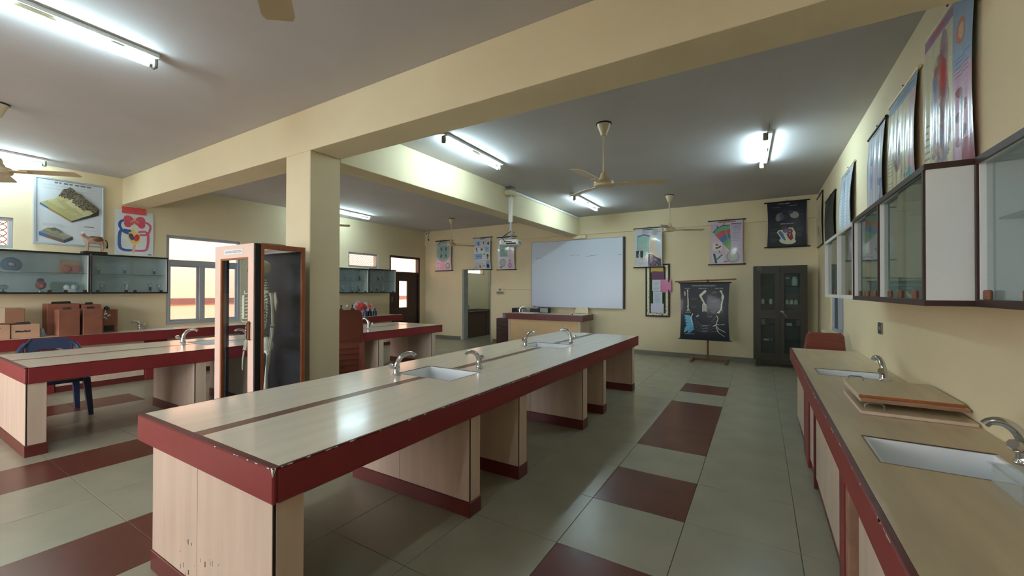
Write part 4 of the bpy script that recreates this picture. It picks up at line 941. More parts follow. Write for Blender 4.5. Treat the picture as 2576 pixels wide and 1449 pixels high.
t = device('desk_phone', 'small grey desk device on the brown drawer cabinet', 'device', -5.93, -5.80, 9.33, 9.39, .742, .86, 'aluminium', [('screen', (-5.92, -5.81, 9.324, 9.330, .76, .85), 'skirting'), ('stand', (-5.89, -5.84, 9.34, 9.38, .715, .745), 'skirting')])
device('amplifier', 'black box with grey side on the left end of the demonstration desk', 'device', -5.62, -5.33, 9.30, 9.56, .717, .992, 'black', [('front_plate', (-5.60, -5.35, 9.294, 9.301, .74, .97), 'black_gloss'), ('side_plate', (-5.33, -5.30, 9.31, 9.5, .76, .98), 'aluminium')])
device('document_camera', 'black flat device behind the tap on the demonstration desk', 'device', -5.06, -4.80, 9.27, 9.44, .892, .995, 'black', [('arm', (-5.12, -4.84, 9.30, 9.36, .995, 1.02), 'steel'), ('camera_head', (-5.02, -4.96, 9.30, 9.36, 1.02, 1.06), 'steel')])
device('grey_box', 'grey square device below the whiteboard on the demonstration desk', 'device', -4.80, -4.55, 9.30, 9.44, .892, 1.018, 'black', [('front_plate', (-4.785, -4.565, 9.294, 9.301, .90, 1.01), 'jamb_grey')])
tag(MB().lathe((-3.72, 8.86, .892), [(.014, 0), (.014, .018), (.008, .022)], 10).build('bottle_cap', 'black', None, smooth=True, loc=(-3.72, 8.86, .892)), 'tiny black cap on the demonstration desk top', 'cap')

# ================================================================== STEEL CUPBOARD
r = thing('steel_cupboard', 'dark olive steel cupboard with four glass panels in the far corner', 'cupboard', (.31, 9.43, 0))
x0, x1, y0, y1 = -.118, .74, 9.235, 9.64
for q in ((x0, x1, y0+.03, y1, 1.90, 1.93), (x0, x1, y0+.03, y1, .13, .17), (x0, x0+.02, y0+.03, y1, .17, 1.90), (x1-.02, x1, y0+.03, y1, .17, 1.90), (x0+.02, x1-.02, y1-.015, y1, .17, 1.90)): B(*q, .003).build('carcass_panel', 'almirah', r)
for z in (.50, .80, 1.20, 1.55): B(x0+.02, x1-.02, y0+.06, y1-.015, z-.01, z).build('shelf', 'almirah_dark', r)
for x in (x0+.04, x1-.09): B(x, x+.09, y0+.05, y0+.10, 0, .13, .003).build('foot', 'almirah', r)
for k, (a, b, ga, gb) in enumerate(((x0+.004, .312, .005, .235), (.316, x1-.004, .385, .63))):
    d = holed('y', y0, y0+.028, a, b, .135, 1.925, [(ga, gb, .27, .93), (ga, gb, 1.09, 1.78)]).build('door', 'almirah', r)
    for za, zb in ((.27, .93), (1.09, 1.78)): B(ga, gb, y0+.012, y0+.016, za, zb).build('pane', 'pane_dark', d)
    if k == 1:
        MB().box(.318, .375, y0-.012, y0, 1.05, 1.085, .004).tube([(.345, y0-.016, 1.06), (.37, y0-.022, 1.03), (.42, y0-.022, .965)], .010, 8).build('handle', 'chrome', d, smooth=True)
    else:
        lettering(d, Sheet((0, y0-.001, 1.78), (1, 0, 0), NB, .2, .2, 0, 0, 0, 0), [('17', -.02*5+.0, .47, .16)], 'skirting')
        n = 24; MB().ring([(-.02+.034*math.cos(2*PI*i/n), y0-.001, 1.874+.034*math.sin(2*PI*i/n)) for i in range(n)], [(-.02+.029*math.cos(2*PI*i/n), y0-.001, 1.874+.029*math.sin(2*PI*i/n)) for i in range(n)], (0, .0008, 0)).build('number_ring', 'skirting', d)
def small_jar(name, label, x, y, z, rr, h, m, cap, group):
    t = thing(name, label, 'jar', (x, y, z), group)
    MB().lathe((x, y, z), [(rr*.9, 0), (rr, .006), (rr, h*.72), (rr*.7, h*.82)], 14).build('body', m, t, smooth=True)
    MB().lathe((x, y, z+h*.82), [(rr*.72, 0), (rr*.72, h*.16), (rr*.5, h*.18)], 14).build('lid', cap, t, smooth=True); return t
G = 'containers inside the steel cupboard'
for k, (x, z, rr, h, m, l) in enumerate(((.44, 1.55, .05, .16, 'jar_glass', 'grey glass jar on the top right shelf of the steel cupboard'), (.55, 1.55, .05, .17, 'porcelain', 'white jar on the top right shelf of the steel cupboard'), (.43, 1.2, .03, .09, 'porcelain', 'first small white cup on the middle right shelf of the steel cupboard'), (.50, 1.2, .03, .09, 'porcelain', 'second small white cup on the middle right shelf of the steel cupboard'), (.57, 1.2, .03, .09, 'porcelain', 'third small white cup on the middle right shelf of the steel cupboard'), (.04, 1.2, .03, .10, 'porcelain', 'white cup on the middle left shelf of the steel cupboard'), (.17, 1.2, .03, .10, 'porcelain', 'white cup near the centre post on the middle left shelf of the steel cupboard'))):
    small_jar('storage_jar', l, x, 9.33, z, rr, h, m, 'white_plastic', G)
for (xa, xb, z, h, m, l) in ((.01, .075, .80, .11, 'card_pale', 'cream carton on the lower left shelf of the steel cupboard'), (.085, .13, .80, .025, 'card', 'flat brown packet on the lower left shelf of the steel cupboard'), (.415, .505, .80, .045, 'paper', 'white packet on the lower right shelf of the steel cupboard'), (.57, .63, .80, .12, 'card', 'brown carton on the lower right shelf of the steel cupboard'), (.05, .14, .50, .03, 'paper', 'flat white packet on the bottom left shelf of the steel cupboard'), (.15, .21, .50, .05, 'skirting', 'grey packet on the bottom left shelf of the steel cupboard')):
    t = thing('packet', l, 'packet', ((xa+xb)/2, 9.34, z), G); B(xa, xb, 9.30, 9.38, z, z+h, .003).build('box', m, t); B(xa-.0005, xb+.0005, 9.335, 9.345, z+h*.1, z+h+.0006).build('tape', 'tape', t)

# ================================================================== LEFT WALL PICTURES
r = thing('relief_map', 'framed relief map board of a mountain landscape on the left wall', 'relief map', (XL, 1.885, 2.12))
y0, y1, z0, z1 = 1.508, 2.257, 2.12, 3.105
a = Art(60, 80, (196, 200, 204), 1.3); [a.rect(x, x+w_, .956, .970, (104, 106, 112)) for x, w_ in ((.26, .05), (.33, .04), (.40, .06), (.49, .05), (.56, .07), (.65, .08), (.75, .06))]; a.lines(.1, .92, .83, .93, 6, (182, 186, 192), .4); a.lines(.1, .5, .26, .33, 5, (178, 182, 188), .4); a.lines(.62, .95, .22, .30, 5, (180, 182, 188), .4); a.rect(.2, .42, .345, .352, (90, 90, 96)); a.rect(.72, .86, .305, .312, (90, 90, 96))
sh = Sheet((XL, y0+.02, z0+.02), (0, 1, 0), NLf, y1-y0-.04, z1-z0-.04, 0, 0, 0, .026); sheet_mesh(r, sh, a, 'print_matt', 'panel')
for q in ((y0, y1, z0, z0+.025), (y0, y1, z1-.025, z1), (y0, y0+.03, z0+.025, z1-.025), (y1-.025, y1, z0+.025, z1-.025)): B(XL+.002, XL+.045, *q, .004).build('frame_bar', 'aluminium', r)
def terrain(cs, ct, e1, e2, n, seed, pal, amp, thick):
    """block of land drawn in relief on the board: a diamond lying on the panel, raised surface"""
    g = np.random.RandomState(seed); P = lambda s, t, d: sh.at(s, t, d); org = Vector(ORG[r.name])
    H = np.zeros((n+1, n+1))
    for f in (2, 4, 8):
        k = g.rand(f+2, f+2); u = np.linspace(0, f, n+1); i = np.minimum(u.astype(int), f); q = u-i
        A_ = k[i][:, i]*(1-q)[:, None]+k[i+1][:, i]*q[:, None]; B_ = k[i][:, i+1]*(1-q)[:, None]+k[i+1][:, i+1]*q[:, None]
        H += (A_*(1-q)[None]+B_*q[None])/f
    U, V = np.meshgrid(np.linspace(0, 1, n+1), np.linspace(0, 1, n+1), indexing='ij')
    H = np.clip(H-.34, 0, 1)*np.clip(V*1.5-.25, 0, 1)*amp*4.2
    vs = []; 
    for i in range(n+1):
        for j in range(n+1):
            u, v = i/n, j/n; s_ = cs+e1[0]*u+e2[0]*v; t_ = ct+e1[1]*u+e2[1]*v+H[i, j]; vs.append(tuple(P(s_, t_, .006+.03*H[i, j]/max(amp, .01))-org))
    fs = []; col = []
    for i in range(n):
        for j in range(n):
            fs.append((i*(n+1)+j, (i+1)*(n+1)+j, (i+1)*(n+1)+j+1, i*(n+1)+j+1)); h = H[i, j]/amp+.1*g.rand()
            col.append(pal[0] if h < .12 else pal[1] if h < .45 else pal[2] if g.rand() < .6 else pal[3])
    b = len(vs)
    for i in range(n+1): u = i/n; vs.append(tuple(P(cs+e1[0]*u, ct+e1[1]*u-thick, .006)-org))
    for j in range(n+1): v = j/n; vs.append(tuple(P(cs+e1[0]+e2[0]*v, ct+e1[1]+e2[1]*v-thick, .006)-org))
    for i in range(n): fs.append((i*(n+1), b+i, b+i+1, (i+1)*(n+1))); col.append(pal[4] if i > n*.25 else (60, 100, 150))
    for j in range(n): fs.append((n*(n+1)+j, b+n+1+j, b+n+2+j, n*(n+1)+j+1)); col.append((44, 60, 84) if j < n*.6 else (60, 56, 50))
    me = bpy.data.meshes.new('relief_block'); me.from_pydata(vs, [], fs); me.materials.append(MATS['print_matt']); colattr(me, np.array(col)); me.update()
    o = bpy.data.objects.new('relief_block', me); COL.objects.link(o); o.parent = r; ORG[o.name] = tuple(org)
terrain(.06, .62, (.46, -.24), (.42, .16), 34, 4, ((168, 164, 112), (186, 180, 136), (112, 104, 82), (70, 64, 54), (150, 112, 60)), .085, .025)
terrain(.05, .165, (.36, -.10), (.13, .06), 22, 9, ((120, 130, 130), (150, 146, 110), (110, 104, 76), (96, 120, 150), (104, 84, 62)), .05, .05)
# circulation poster with a red slip
r = thing('circulation_poster', 'white poster of lungs, heart and red and blue vessels with a red slip above', 'poster', (XL, 2.64, 2.03))
a = Art(96, 140, (222, 226, 230), 1.5)
blu, red_ = (52, 92, 164), (206, 96, 116)
a.lines(.12, .88, .2, .5, 8, (224, 220, 186), .5, .8); a.lines(.2, .8, .55, .85, 7, (224, 220, 186), .5, .8)
a.curve([(.30, .78), (.16, .74), (.12, .64), (.22, .52), (.40, .47)], .075, blu); a.curve([(.70, .78), (.86, .74), (.92, .66), (.84, .50), (.66, .47)], .065, red_)
a.curve([(.40, .54), (.22, .545), (.13, .49), (.12, .22), (.20, .12), (.44, .105)], .085, blu); a.curve([(.62, .53), (.78, .55), (.86, .46), (.84, .2), (.76, .12), (.52, .105)], .07, red_)
a.ell(.36, .78, .13, .17, (214, 92, 112), rot=.5); a.ell(.64, .78, .13, .17, (214, 92, 112), rot=-.5); a.ell(.33, .70, .10, .12, (206, 84, 108)); a.ell(.68, .70, .10, .12, (206, 84, 108)); a.line([(.5, .86), (.5, .80), (.40, .74)], .03, (226, 180, 110)); a.line([(.5, .80), (.61, .74)], .03, (226, 180, 110))
a.ell(.49, .40, .15, .22, (232, 190, 104), rot=.15); a.line([(.5, .5), (.46, .56)], .08, (232, 190, 104)); a.ell(.42, .42, .06, .13, (46, 62, 110), rot=.3); a.line([(.37, .49), (.46, .51)], .035, (232, 190, 104)); a.ell(.56, .40, .07, .12, (206, 44, 48), rot=-.2); a.line([(.50, .22), (.48, .08)], .08, (232, 180, 130)); a.line([(.48, .1), (.42, .085)], .03, (232, 180, 130)); a.rect(.86, .96, .02, .045, (60, 70, 80)); a.noise(3, 20)
sh = Sheet((XL, 2.39, 2.03), (0, 1, 0), NLf, .50, .745, 0, .008, .004, .006); sheet_mesh(r, sh, a, 'print_gloss', 'sheet')
rs = Art(12, 8, (222, 84, 84), .4); sheet_mesh(r, Sheet((XL, 2.475, 2.722), (0, 1, 0), NLf, .31, .108, 0, .006, 0, .02), rs, 'print_matt', 'red_slip')
MB().cyl((XL+.02, 2.65, 2.765), (XL+.034, 2.65, 2.765), .006, n=8).build('pin', 'black', r)

# ================================================================== SKELETON CASE
x0, x1, y0, y1, zt = -4.37, -3.68, 1.865, 2.315, 1.848
r = thing('skeleton_case', 'tall glass-sided wooden case holding the human skeleton beside the column', 'display case', ((x0+x1)/2, (y0+y1)/2, 0))
holed('z', zt-.04, zt, x0, x1, y0+.02, y1, [(x0+.05, x1-.05, y0+.07, y1-.05)]).build('top_frame', 'pink_laminate', r); B(x0+.05, x1-.05, y0+.07, y1-.05, zt-.022, zt-.018).build('pane', 'pane_case', r)  # glazed opening in the top is made up, lets light onto the skull
B(x0, x1, y0+.02, y1, .0, .10, .003).build('plinth', 'wood_orange', r)
B(x0+.01, x1-.01, y1-.02, y1, .10, zt-.04).build('back_board', 'black', r)
for q in ((x1-.03, x1, y0+.02, y0+.055), (x0, x0+.03, y0+.02, y0+.055)): B(*q, .10, zt-.04, .002).build('corner_post', 'black_gloss', r)
B(x1-.004, x1+.003, y0+.0, y0+.05, .02, zt, .001).build('black_edge', 'black', r)
# orange wood frame of the glazed side
for q in ((y0+.05, y0+.075, .10, zt), (y1-.035, y1, .10, zt), (y0+.075, y1-.035, zt-.045, zt), (y0+.075, y1-.035, .10, .16)): B(x1-.022, x1+.006, *q, .003).build('side_frame', 'wood_orange', r)
B(x1-.012, x1-.008, y0+.075, y1-.035, .16, zt-.045).build('pane', 'pane_case', r)
B(x0+.008, x0+.012, y0+.055, y1-.02, .10, zt-.04).build('pane', 'pane_case', r)
# door
d = holed('y', y0-.004, y0+.02, x0, x1-.012, .02, zt, [(x0+.10, x1-.10, .16, zt-.115)]).build('door', 'pink_laminate', r)
for q in ((x0+.09, x0+.115, .15, zt-.105), (x0+.115, x1-.10, zt-.13, zt-.105), (x1-.115, x1-.10, .15, zt-.13), (x0+.115, x1-.115, .15, .17)): B(q[0], q[1], y0-.001, y0+.022, q[2], q[3]).build('glazing_bead', 'wood_orange', d)
B(x0+.10, x1-.10, y0+.006, y0+.010, .16, zt-.115).build('pane', 'pane_case', d)
B(x0+.115, x0+.155, y0+.022, y0+.045, .16, zt-.115).build('inner_stile', 'black', r)
MB().box(x1-.095, x1-.065, y0-.016, y0-.004, 1.02, 1.18, .003).tube([(x1-.058, y0-.006, 1.165), (x1-.058, y0-.035, 1.16), (x1-.058, y0-.038, 1.03), (x1-.058, y0-.006, 1.02)], .006, 8).build('handle', 'wood_brown', d)
B(x0+.17, x0+.50, y0-.0065, y0-.004, zt-.082, zt-.040).build('name_plate', 'paper', d)
lettering(d, Sheet((x0+.17, y0-.0066, zt-.082), (1, 0, 0), NB, .33, .042, 0, 0, 0, 0), [('HUMAN SKELETON', .5, .5, .86)], 'black', lift=.0004)
# the skeleton
sx, sy = -3.955, 2.06
k = thing('skeleton', 'cream human skeleton model hanging in the glass case', 'skeleton', (sx, sy, .1))
sk = MB().ell((sx, sy, 1.655), (.070, .088, .075), 18, 12).ell((sx, sy-.045, 1.60), (.052, .055, .055), 14, 9)
skull = sk.build('skull', 'bone', k, smooth=True)
MB().prism([(sx-.045, sy-.085, 1.575), (sx+.045, sy-.085, 1.575), (sx+.05, sy-.02, 1.555), (sx-.05, sy-.02, 1.555)], (0, 0, -.03)).build('jaw', 'bone', skull, fixn=True)
mb = MB()
for s in (-1, 1): mb.ell((sx+s*.028, sy-.095, 1.625), (.018, .012, .018), 10, 7)
mb.ell((sx, sy-.10, 1.592), (.010, .008, .014), 8, 6).build('eye_sockets', 'core_dark', skull, smooth=True)
MB().cyl((sx, sy, 1.72), (sx, sy, 1.80), .006, n=8).cyl((sx-.03, sy, 1.735), (sx+.03, sy, 1.735), .010, n=8).build('hanging_rod', 'steel', k)
mb = MB()
for i in range(24):
    t = i/23; z = 1.54-.56*t; yy = sy+.03*math.sin(t*PI*2.0)+.015; rr = .017+.013*t
    mb.lathe((sx, yy, z-.009), [(rr*.85, 0), (rr, .004), (rr, .013), (rr*.85, .017)], 10); mb.box(sx-.003, sx+.003, yy+rr*.6, yy+rr+.02, z-.006, z+.004); mb.box(sx-rr-.014, sx+rr+.014, yy+.004, yy+.011, z-.004, z+.003)
mb.build('spine', 'bone', k, smooth=True)
for i in range(11):
    for s in (-1, 1):
        t = i/10; z = 1.43-.30*t; w_ = .075+.055*math.sin(PI*(t*.8+.15)); dp = .10
        pts = []
        for j in range(9):
            a_ = PI*j/8*(1.0 if i < 8 else .62); pts.append((sx+s*w_*math.sin(a_)*1.02, sy+.035-dp*(1-math.cos(a_))*.9, z-.075*(j/8)*(1 if j < 6 else .8)))
        MB().tube(pts, .0058, 6).build('rib', 'bone', k, smooth=True)
MB().box(sx-.017, sx+.017, sy-.155, sy-.145, 1.19, 1.40, .004).build('breastbone', 'bone', k)
for s in (-1, 1):
    MB().tube([(sx, sy-.14, 1.41), (sx+s*.08, sy-.10, 1.435), (sx+s*.165, sy-.02, 1.43)], .008, 7).build('collar_bone', 'bone', k, smooth=True)
    MB().prism([(sx+s*.06, sy+.075, 1.40), (sx+s*.16, sy+.04, 1.43), (sx+s*.15, sy+.06, 1.34), (sx+s*.085, sy+.085, 1.25)], (0, .010, 0)).build('shoulder_blade', 'bone', k, fixn=True)
    MB().tube([(sx+s*.175, sy, 1.42), (sx+s*.18, sy, 1.39), (sx+s*.19, sy, 1.28), (sx+s*.195, sy, 1.14), (sx+s*.20, sy-.005, 1.12)], [.024, .017, .011, .012, .02], 8).build('upper_arm_bone', 'bone', k, smooth=True)
    for q in (-.012, .012): MB().tube([(sx+s*.20+q, sy-.005, 1.11), (sx+s*.205+q, sy-.02, 1.0), (sx+s*.205+q*1.2, sy-.04, .88)], [.011, .007, .010], 7).build('forearm_bone', 'bone', k, smooth=True)
    h = MB()
    for f in range(5): h.tube([(sx+s*.205, sy-.045, .87), (sx+s*.205+(f-2)*.008, sy-.05-(f-2)*.006, .81), (sx+s*.205+(f-2)*.013, sy-.055-(f-2)*.009, .72-.012*(2-abs(f-2)))], [.008, .006, .004], 6)
    h.build('hand_bones', 'bone', k, smooth=True)
    MB().ell((sx+s*.075, sy+.01, .945), (.062, .055, .075), 14, 9).build('hip_bone', 'bone', k, smooth=True)
    MB().tube([(sx+s*.10, sy, .895), (sx+s*.135, sy, .87), (sx+s*.13, sy, .83), (sx+s*.11, sy-.01, .66), (sx+s*.095, sy-.005, .50), (sx+s*.09, sy-.005, .46)], [.026, .020, .016, .013, .020, .030], 10).build('thigh_bone', 'bone', k, smooth=True)
    for q, rr in ((-.010, .014), (.022, .008)): MB().tube([(sx+s*(.09+q), sy, .445), (sx+s*(.09+q), sy, .40), (sx+s*(.088+q), sy+.005, .25), (sx+s*(.088+q), sy+.005, .155)], [rr*1.6, rr, rr*.8, rr*1.2], 8).build('shin_bone', 'bone', k, smooth=True)
    MB().prism([(sx+s*.07, sy+.05, .11), (sx+s*.115, sy+.05, .11), (sx+s*.13, sy-.12, .11), (sx+s*.06, sy-.12, .11)], (0, 0, .03)).build('foot_bones', 'bone', k, fixn=True)

# ================================================================== PLASTIC CHAIRS
def make_chair(name, m, arms=False):
    """moulded plastic chair facing +Y: slotted back, dished seat, four flared legs"""
    r = thing(name, '', 'chair', (0, 0, 0))
    n = 6
    def lean(z): return -.20-.13*(z-.42)/.42          # y of the back panel
    def P(x, z): return (x, lean(z), z)
    wt, wb = .185, .205
    out = []
    for x, z in rrect(1, 1, .16, n): 
        w_ = wb+(wt-wb)*(z+.5); out.append(P(x*2*w_, .63+z*.42))
    inn = []
    for x, z in rrect(1, 1, .22, n): inn.append(P(x*2*.13, .585+z*.28))
    back = MB().ring(out, inn, (0, -.014, 0)).build('backrest', m, r, fixn=True)
    for i in range(3 if arms else 0):
        x = -.058+.058*i; MB().prism([P(x-.014, .485), P(x+.014, .485), P(x+.014, .715), P(x-.014, .715)], (0, -.010, 0)).build('back_slat', m, back, fixn=True)
    for s in (-1, 1): MB().tube([P(s*.20, .42), P(s*.198, .62), P(s*.176, .80), P(s*.14, .842)], .012, 8).build('back_edge', m, back, smooth=True)
    # seat
    G_ = 10; vs = []; fs = []
    for j in range(G_+1):
        for i in range(G_+1):
            u, v = i/G_*2-1, j/G_*2-1; x = u*(.205+.012*v); y = .015+v*.215; z = .425-.018*(1-u*u)*(1-v*v)-(.03*max(0, v-.6)/.4)**1; vs.append((x, y, z))
    o_ = len(vs); vs += [(x, y, z-.012) for x, y, z in vs]
    for j in range(G_):
        for i in range(G_):
            q = j*(G_+1)+i; fs.append((q, q+1, q+G_+2, q+G_+1)); fs.append((o_+q, o_+q+G_+1, o_+q+G_+2, o_+q+1))
    MB().add(vs, fs).build('seat', m, r, smooth=True)
    MB().box(-.215, -.200, -.19, .225, .385, .43, .004).box(.200, .215, -.19, .225, .385, .43, .004).box(-.2, .2, .215, .232, .385, .42, .004).box(-.2, .2, -.215, -.2, .36, .44, .004).build('seat_rim', m, r)
    for sx_ in (-1, 1):
        for sy_, y_ in ((-1, -.20), (1, .215)):
            t = .030; b = .021; xa, ya = sx_*.195, y_; xb, yb_ = sx_*.225, y_+sy_*.045
            vs = [(xb-b, yb_-b, 0), (xb+b, yb_-b, 0), (xb+b, yb_+b, 0), (xb-b, yb_+b, 0), (xa-t, ya-t, .42), (xa+t, ya-t, .42), (xa+t, ya+t, .42), (xa-t, ya+t, .42)]
            MB().add(vs, [(0, 3, 2, 1), (4, 5, 6, 7), (0, 1, 5, 4), (1, 2, 6, 5), (2, 3, 7, 6), (3, 0, 4, 7)]).build('leg', m, r)
    if arms:
        for s in (-1, 1):
            MB().tube([(s*.185, -.30, .80), (s*.225, -.29, .75), (s*.245, -.26, .70), (s*.255, -.18, .665), (s*.26, 0, .655), (s*.258, .14, .645), (s*.25, .19, .60), (s*.235, .21, .42)], [.020, .022, .023, .023, .023, .023, .022, .022], 10).build('armrest', m, r, smooth=True)
    return r
ch = make_chair('plastic_chair', 'chair_brown'); used = False
G = 'brown plastic chairs stacked behind the column'
order = ('topmost', 'second from the top', 'third from the top', 'fourth from the top', 'fifth from the top', 'lowest')
for i in range(6):
    kz = 5-i
    place(ch, used, (-4.66+.022*kz, 3.46-.015*kz, .074*kz), math.radians(57), 'brown plastic chair, %s in the stack behind the column' % order[i], G); used = True
G = 'brown plastic chairs stacked behind the right counter'
for i in range(3):
    kz = 2-i
    place(ch, True, (.675, 6.62, .05*kz), 0, 'brown plastic chair, %s stacked behind the end of the right counter' % ('topmost', 'middle one', 'lowest')[i], G)
bl = make_chair('armchair', 'chair_blue', True); bl.scale = (1, 1, 1.03); place(bl, False, (-6.93, 1.35, 0), math.radians(-90), 'dark blue plastic armchair pushed up behind the left bench')
cc = make_chair('plastic_chair', 'cream_plastic'); place(cc, False, (-3.76, 9.265, .0), PI, 'cream plastic chair behind the demonstration desk below the whiteboard'); cc.scale = (.9, .9, 1.24)

# ================================================================== CARTONS ON THE LEFT COUNTER
def carton(label, x0, x1, y0, y1, z0, z1, m='card', tape_=True, flap=False, mark=None, rz=0.):
    t = thing('carton', label, 'box', ((x0+x1)/2, (y0+y1)/2, z0), 'cardboard cartons on the left counter')
    c = ((x0+x1)/2, (y0+y1)/2)
    B(x0, x1, y0, y1, z0, z1, .005).rotz(rz, c).build('body', m, t)
    if tape_: MB().box(x0-.0008, x1+.0012, c[1]-.022, c[1]+.022, z1-.06, z1+.0008).box(x1-.001, x1+.0012, c[1]-.022, c[1]+.022, z0+.01, z1-.06).rotz(rz, c).build('tape', 'tape', t)
    if flap: MB().prism([(x1-.02, y0+.04, z1), (x1-.02, y1-.08, z1), (x1-.05, y1-.09, z1+.035), (x1-.05, y0+.05, z1+.03)], (-.004, 0, 0)).rotz(rz, c).build('flap', 'core_dark', t, fixn=True)
    if mark:
        sh = Sheet((x1+.001, y0, z0), (0, 1, 0), NLf, y1-y0, z1-z0, 0, 0, 0, .0005)
        if mark == 'label': B(x1, x1+.0015, y0+.02, y0+.12, z0+.09, z0+.16).build('paper_label', 'paper', t)
        elif mark == 'logo': MB().tube([tuple(sh.at(.35, .62)), tuple(sh.at(.45, .5)), tuple(sh.at(.55, .6)), tuple(sh.at(.5, .72)), tuple(sh.at(.68, .78))], .006, 5).build('printed_mark', 'bench_red_dark', t)
        else:
            rnd = random.Random(21); mb = MB()
            for q in range(15): mb.tube([tuple(sh.at(.14+.034*q, .44+.03*rnd.random())), tuple(sh.at(.16+.034*q, .52+.08*rnd.random()))], .0045, 5)
            mb.build('printed_mark', 'core_dark', t)
    return t
L0 = LZ
carton('brown carton with a white label stacked at the far left', -8.86, -8.56, .98, 1.37, .995, 1.20, mark='label')
carton('pale pink carton with a red mark under the labelled carton', -8.84, -8.50, .98, 1.235, L0, .985, 'card_pale', mark='logo')
carton('pale carton with a smudged dark print beside the pink carton', -8.84, -8.51, 1.245, 1.50, L0, .978, 'card_pale', False, True, mark='smudge')
carton('tall red-brown carton at the back left of the carton group', -8.97, -8.70, 1.60, 1.925, L0, 1.245, 'card_dark', False, True)
carton('square red-brown carton at the front left of the carton group', -8.68, -8.44, 1.66, 1.875, L0, 1.165, 'card_dark', False, True)
carton('square red-brown carton at the front right of the carton group', -8.68, -8.44, 1.905, 2.115, L0, 1.168, 'card_dark', False, True)
carton('red-brown carton standing behind the front right carton', -8.97, -8.70, 1.945, 2.16, L0, 1.225, 'card_dark', False, True)
t = carton('stained brown carton with white streaks at the end of the carton group', -8.86, -8.60, 2.13, 2.325, L0, 1.145, 'card_dark', False, True)
mb = MB(); rnd = random.Random(8)
for q in range(10):
    yy = 2.16+rnd.random()*.07; zz = .98+rnd.random()*.13; mb.box(-8.6, -8.5985, yy, yy+.01+rnd.random()*.02, zz, zz+.012+rnd.random()*.02)
o = mb.build('white_streaks', 'paper', t); o['kind'] = 'stuff'; B(-8.6, -8.5985, 2.165, 2.285, .81, .90).build('dark_patch', 'core_dark', t)
MB().tube([(-8.62, 2.18, 1.145), (-8.60, 2.17, 1.18), (-8.60, 2.20, 1.195), (-8.60, 2.215, 1.165), (-8.60, 2.20, 1.13)], .008, 7).build('strap', 'black', t, smooth=True)
t = thing('crumpled_sheet', 'crumpled grey sheet lying between the carton groups', 'wrapping', (-8.7, 1.55, L0))
mb = MB(); rnd = random.Random(4); n = 8; vs = [(-8.84+.24*i/n+.02*rnd.random(), 1.51+.085*j/n, L0+.002+.10*math.sin(PI*i/n)*math.sin(PI*j/n)*(.6+.8*rnd.random())) for i in range(n+1) for j in range(n+1)]
mb.add(vs, [(i*(n+1)+j, (i+1)*(n+1)+j, (i+1)*(n+1)+j+1, i*(n+1)+j+1) for i in range(n) for j in range(n)]).build('sheet', 'jamb_grey', t, smooth=True)

# ================================================================== COW MODEL ON TOP OF THE CABINET
r = thing('cow_model', 'brown and white cow model on a black plinth above the display cabinet', 'animal model', (-8.80, 2.09, 1.999))
B(-8.88, -8.725, 1.965, 2.235, 1.999, 2.035, .003).build('plinth', 'black', r)
def skin(name, nodes, edges, m, parent, sub=2):
    me = bpy.data.meshes.new(name); org = Vector(ORG[parent.name])
    me.from_pydata([tuple(Vector(p)-org) for p, _ in nodes], edges, []); me.materials.append(MATS[m])
    o = bpy.data.objects.new(name, me); COL.objects.link(o); o.parent = parent; ORG[o.name] = tuple(org)
    mod = o.modifiers.new('Skin', 'SKIN'); mod.use_smooth_shade = True
    sk_ = me.skin_vertices[0].data
    for v, (p, rr) in zip(sk_, nodes): v.radius = rr if hasattr(rr, '__len__') else (rr, rr)
    sk_[0].use_root = True
    s = o.modifiers.new('Subdivision', 'SUBSURF'); s.levels = s.render_levels = sub
    return o
cx = -8.80
N_ = [((cx, 2.10, 2.205), (.048, .058)), ((cx, 2.03, 2.21), (.044, .055)), ((cx, 2.17, 2.22), (.040, .052)), ((cx, 2.20, 2.225), .030), ((cx, 2.005, 2.235), (.028, .034)), ((cx+.01, 1.985, 2.265), .024), ((cx+.02, 1.965, 2.285), .026), ((cx+.035, 1.945, 2.262), .016)]
E_ = [(0, 1), (0, 2), (2, 3), (1, 4), (4, 5), (5, 6), (6, 7)]
for s in (-1, 1):
    for yy, top in ((2.025, 1), (2.185, 2)):
        b = len(N_); N_ += [((cx+s*.028, yy, 2.165), .018), ((cx+s*.030, yy+(.008 if top == 2 else 0), 2.10), .011), ((cx+s*.030, yy, 2.040), .010)]; E_ += [(top, b), (b, b+1), (b+1, b+2)]
skin('body', N_, E_, 'cow_tan', r)
MB().tube([(cx, 2.225, 2.23), (cx, 2.245, 2.20), (cx, 2.25, 2.15), (cx, 2.245, 2.10)], [.007, .006, .007, .012], 7).build('tail', 'core_dark', r, smooth=True)
for s in (-1, 1): MB().tube([(cx+.02+s*.016, 1.972, 2.305), (cx+.02+s*.032, 1.965, 2.318), (cx+.02+s*.03, 1.955, 2.332)], [.006, .005, .002], 6).build('horn', 'bone', r); MB().ell((cx+.02+s*.036, 1.98, 2.292), (.014, .008, .008), 8, 6).build('ear', 'wood_brown', r)
MB().ell((cx+.022, 2.13, 2.225), (.034, .07, .045), 12, 8).build('brown_flank', 'wood_brown', r, smooth=True)
MB().ell((cx+.004, 2.12, 2.262), (.03, .075, .012), 12, 6).build('dark_back', 'core_dark', r, smooth=True)

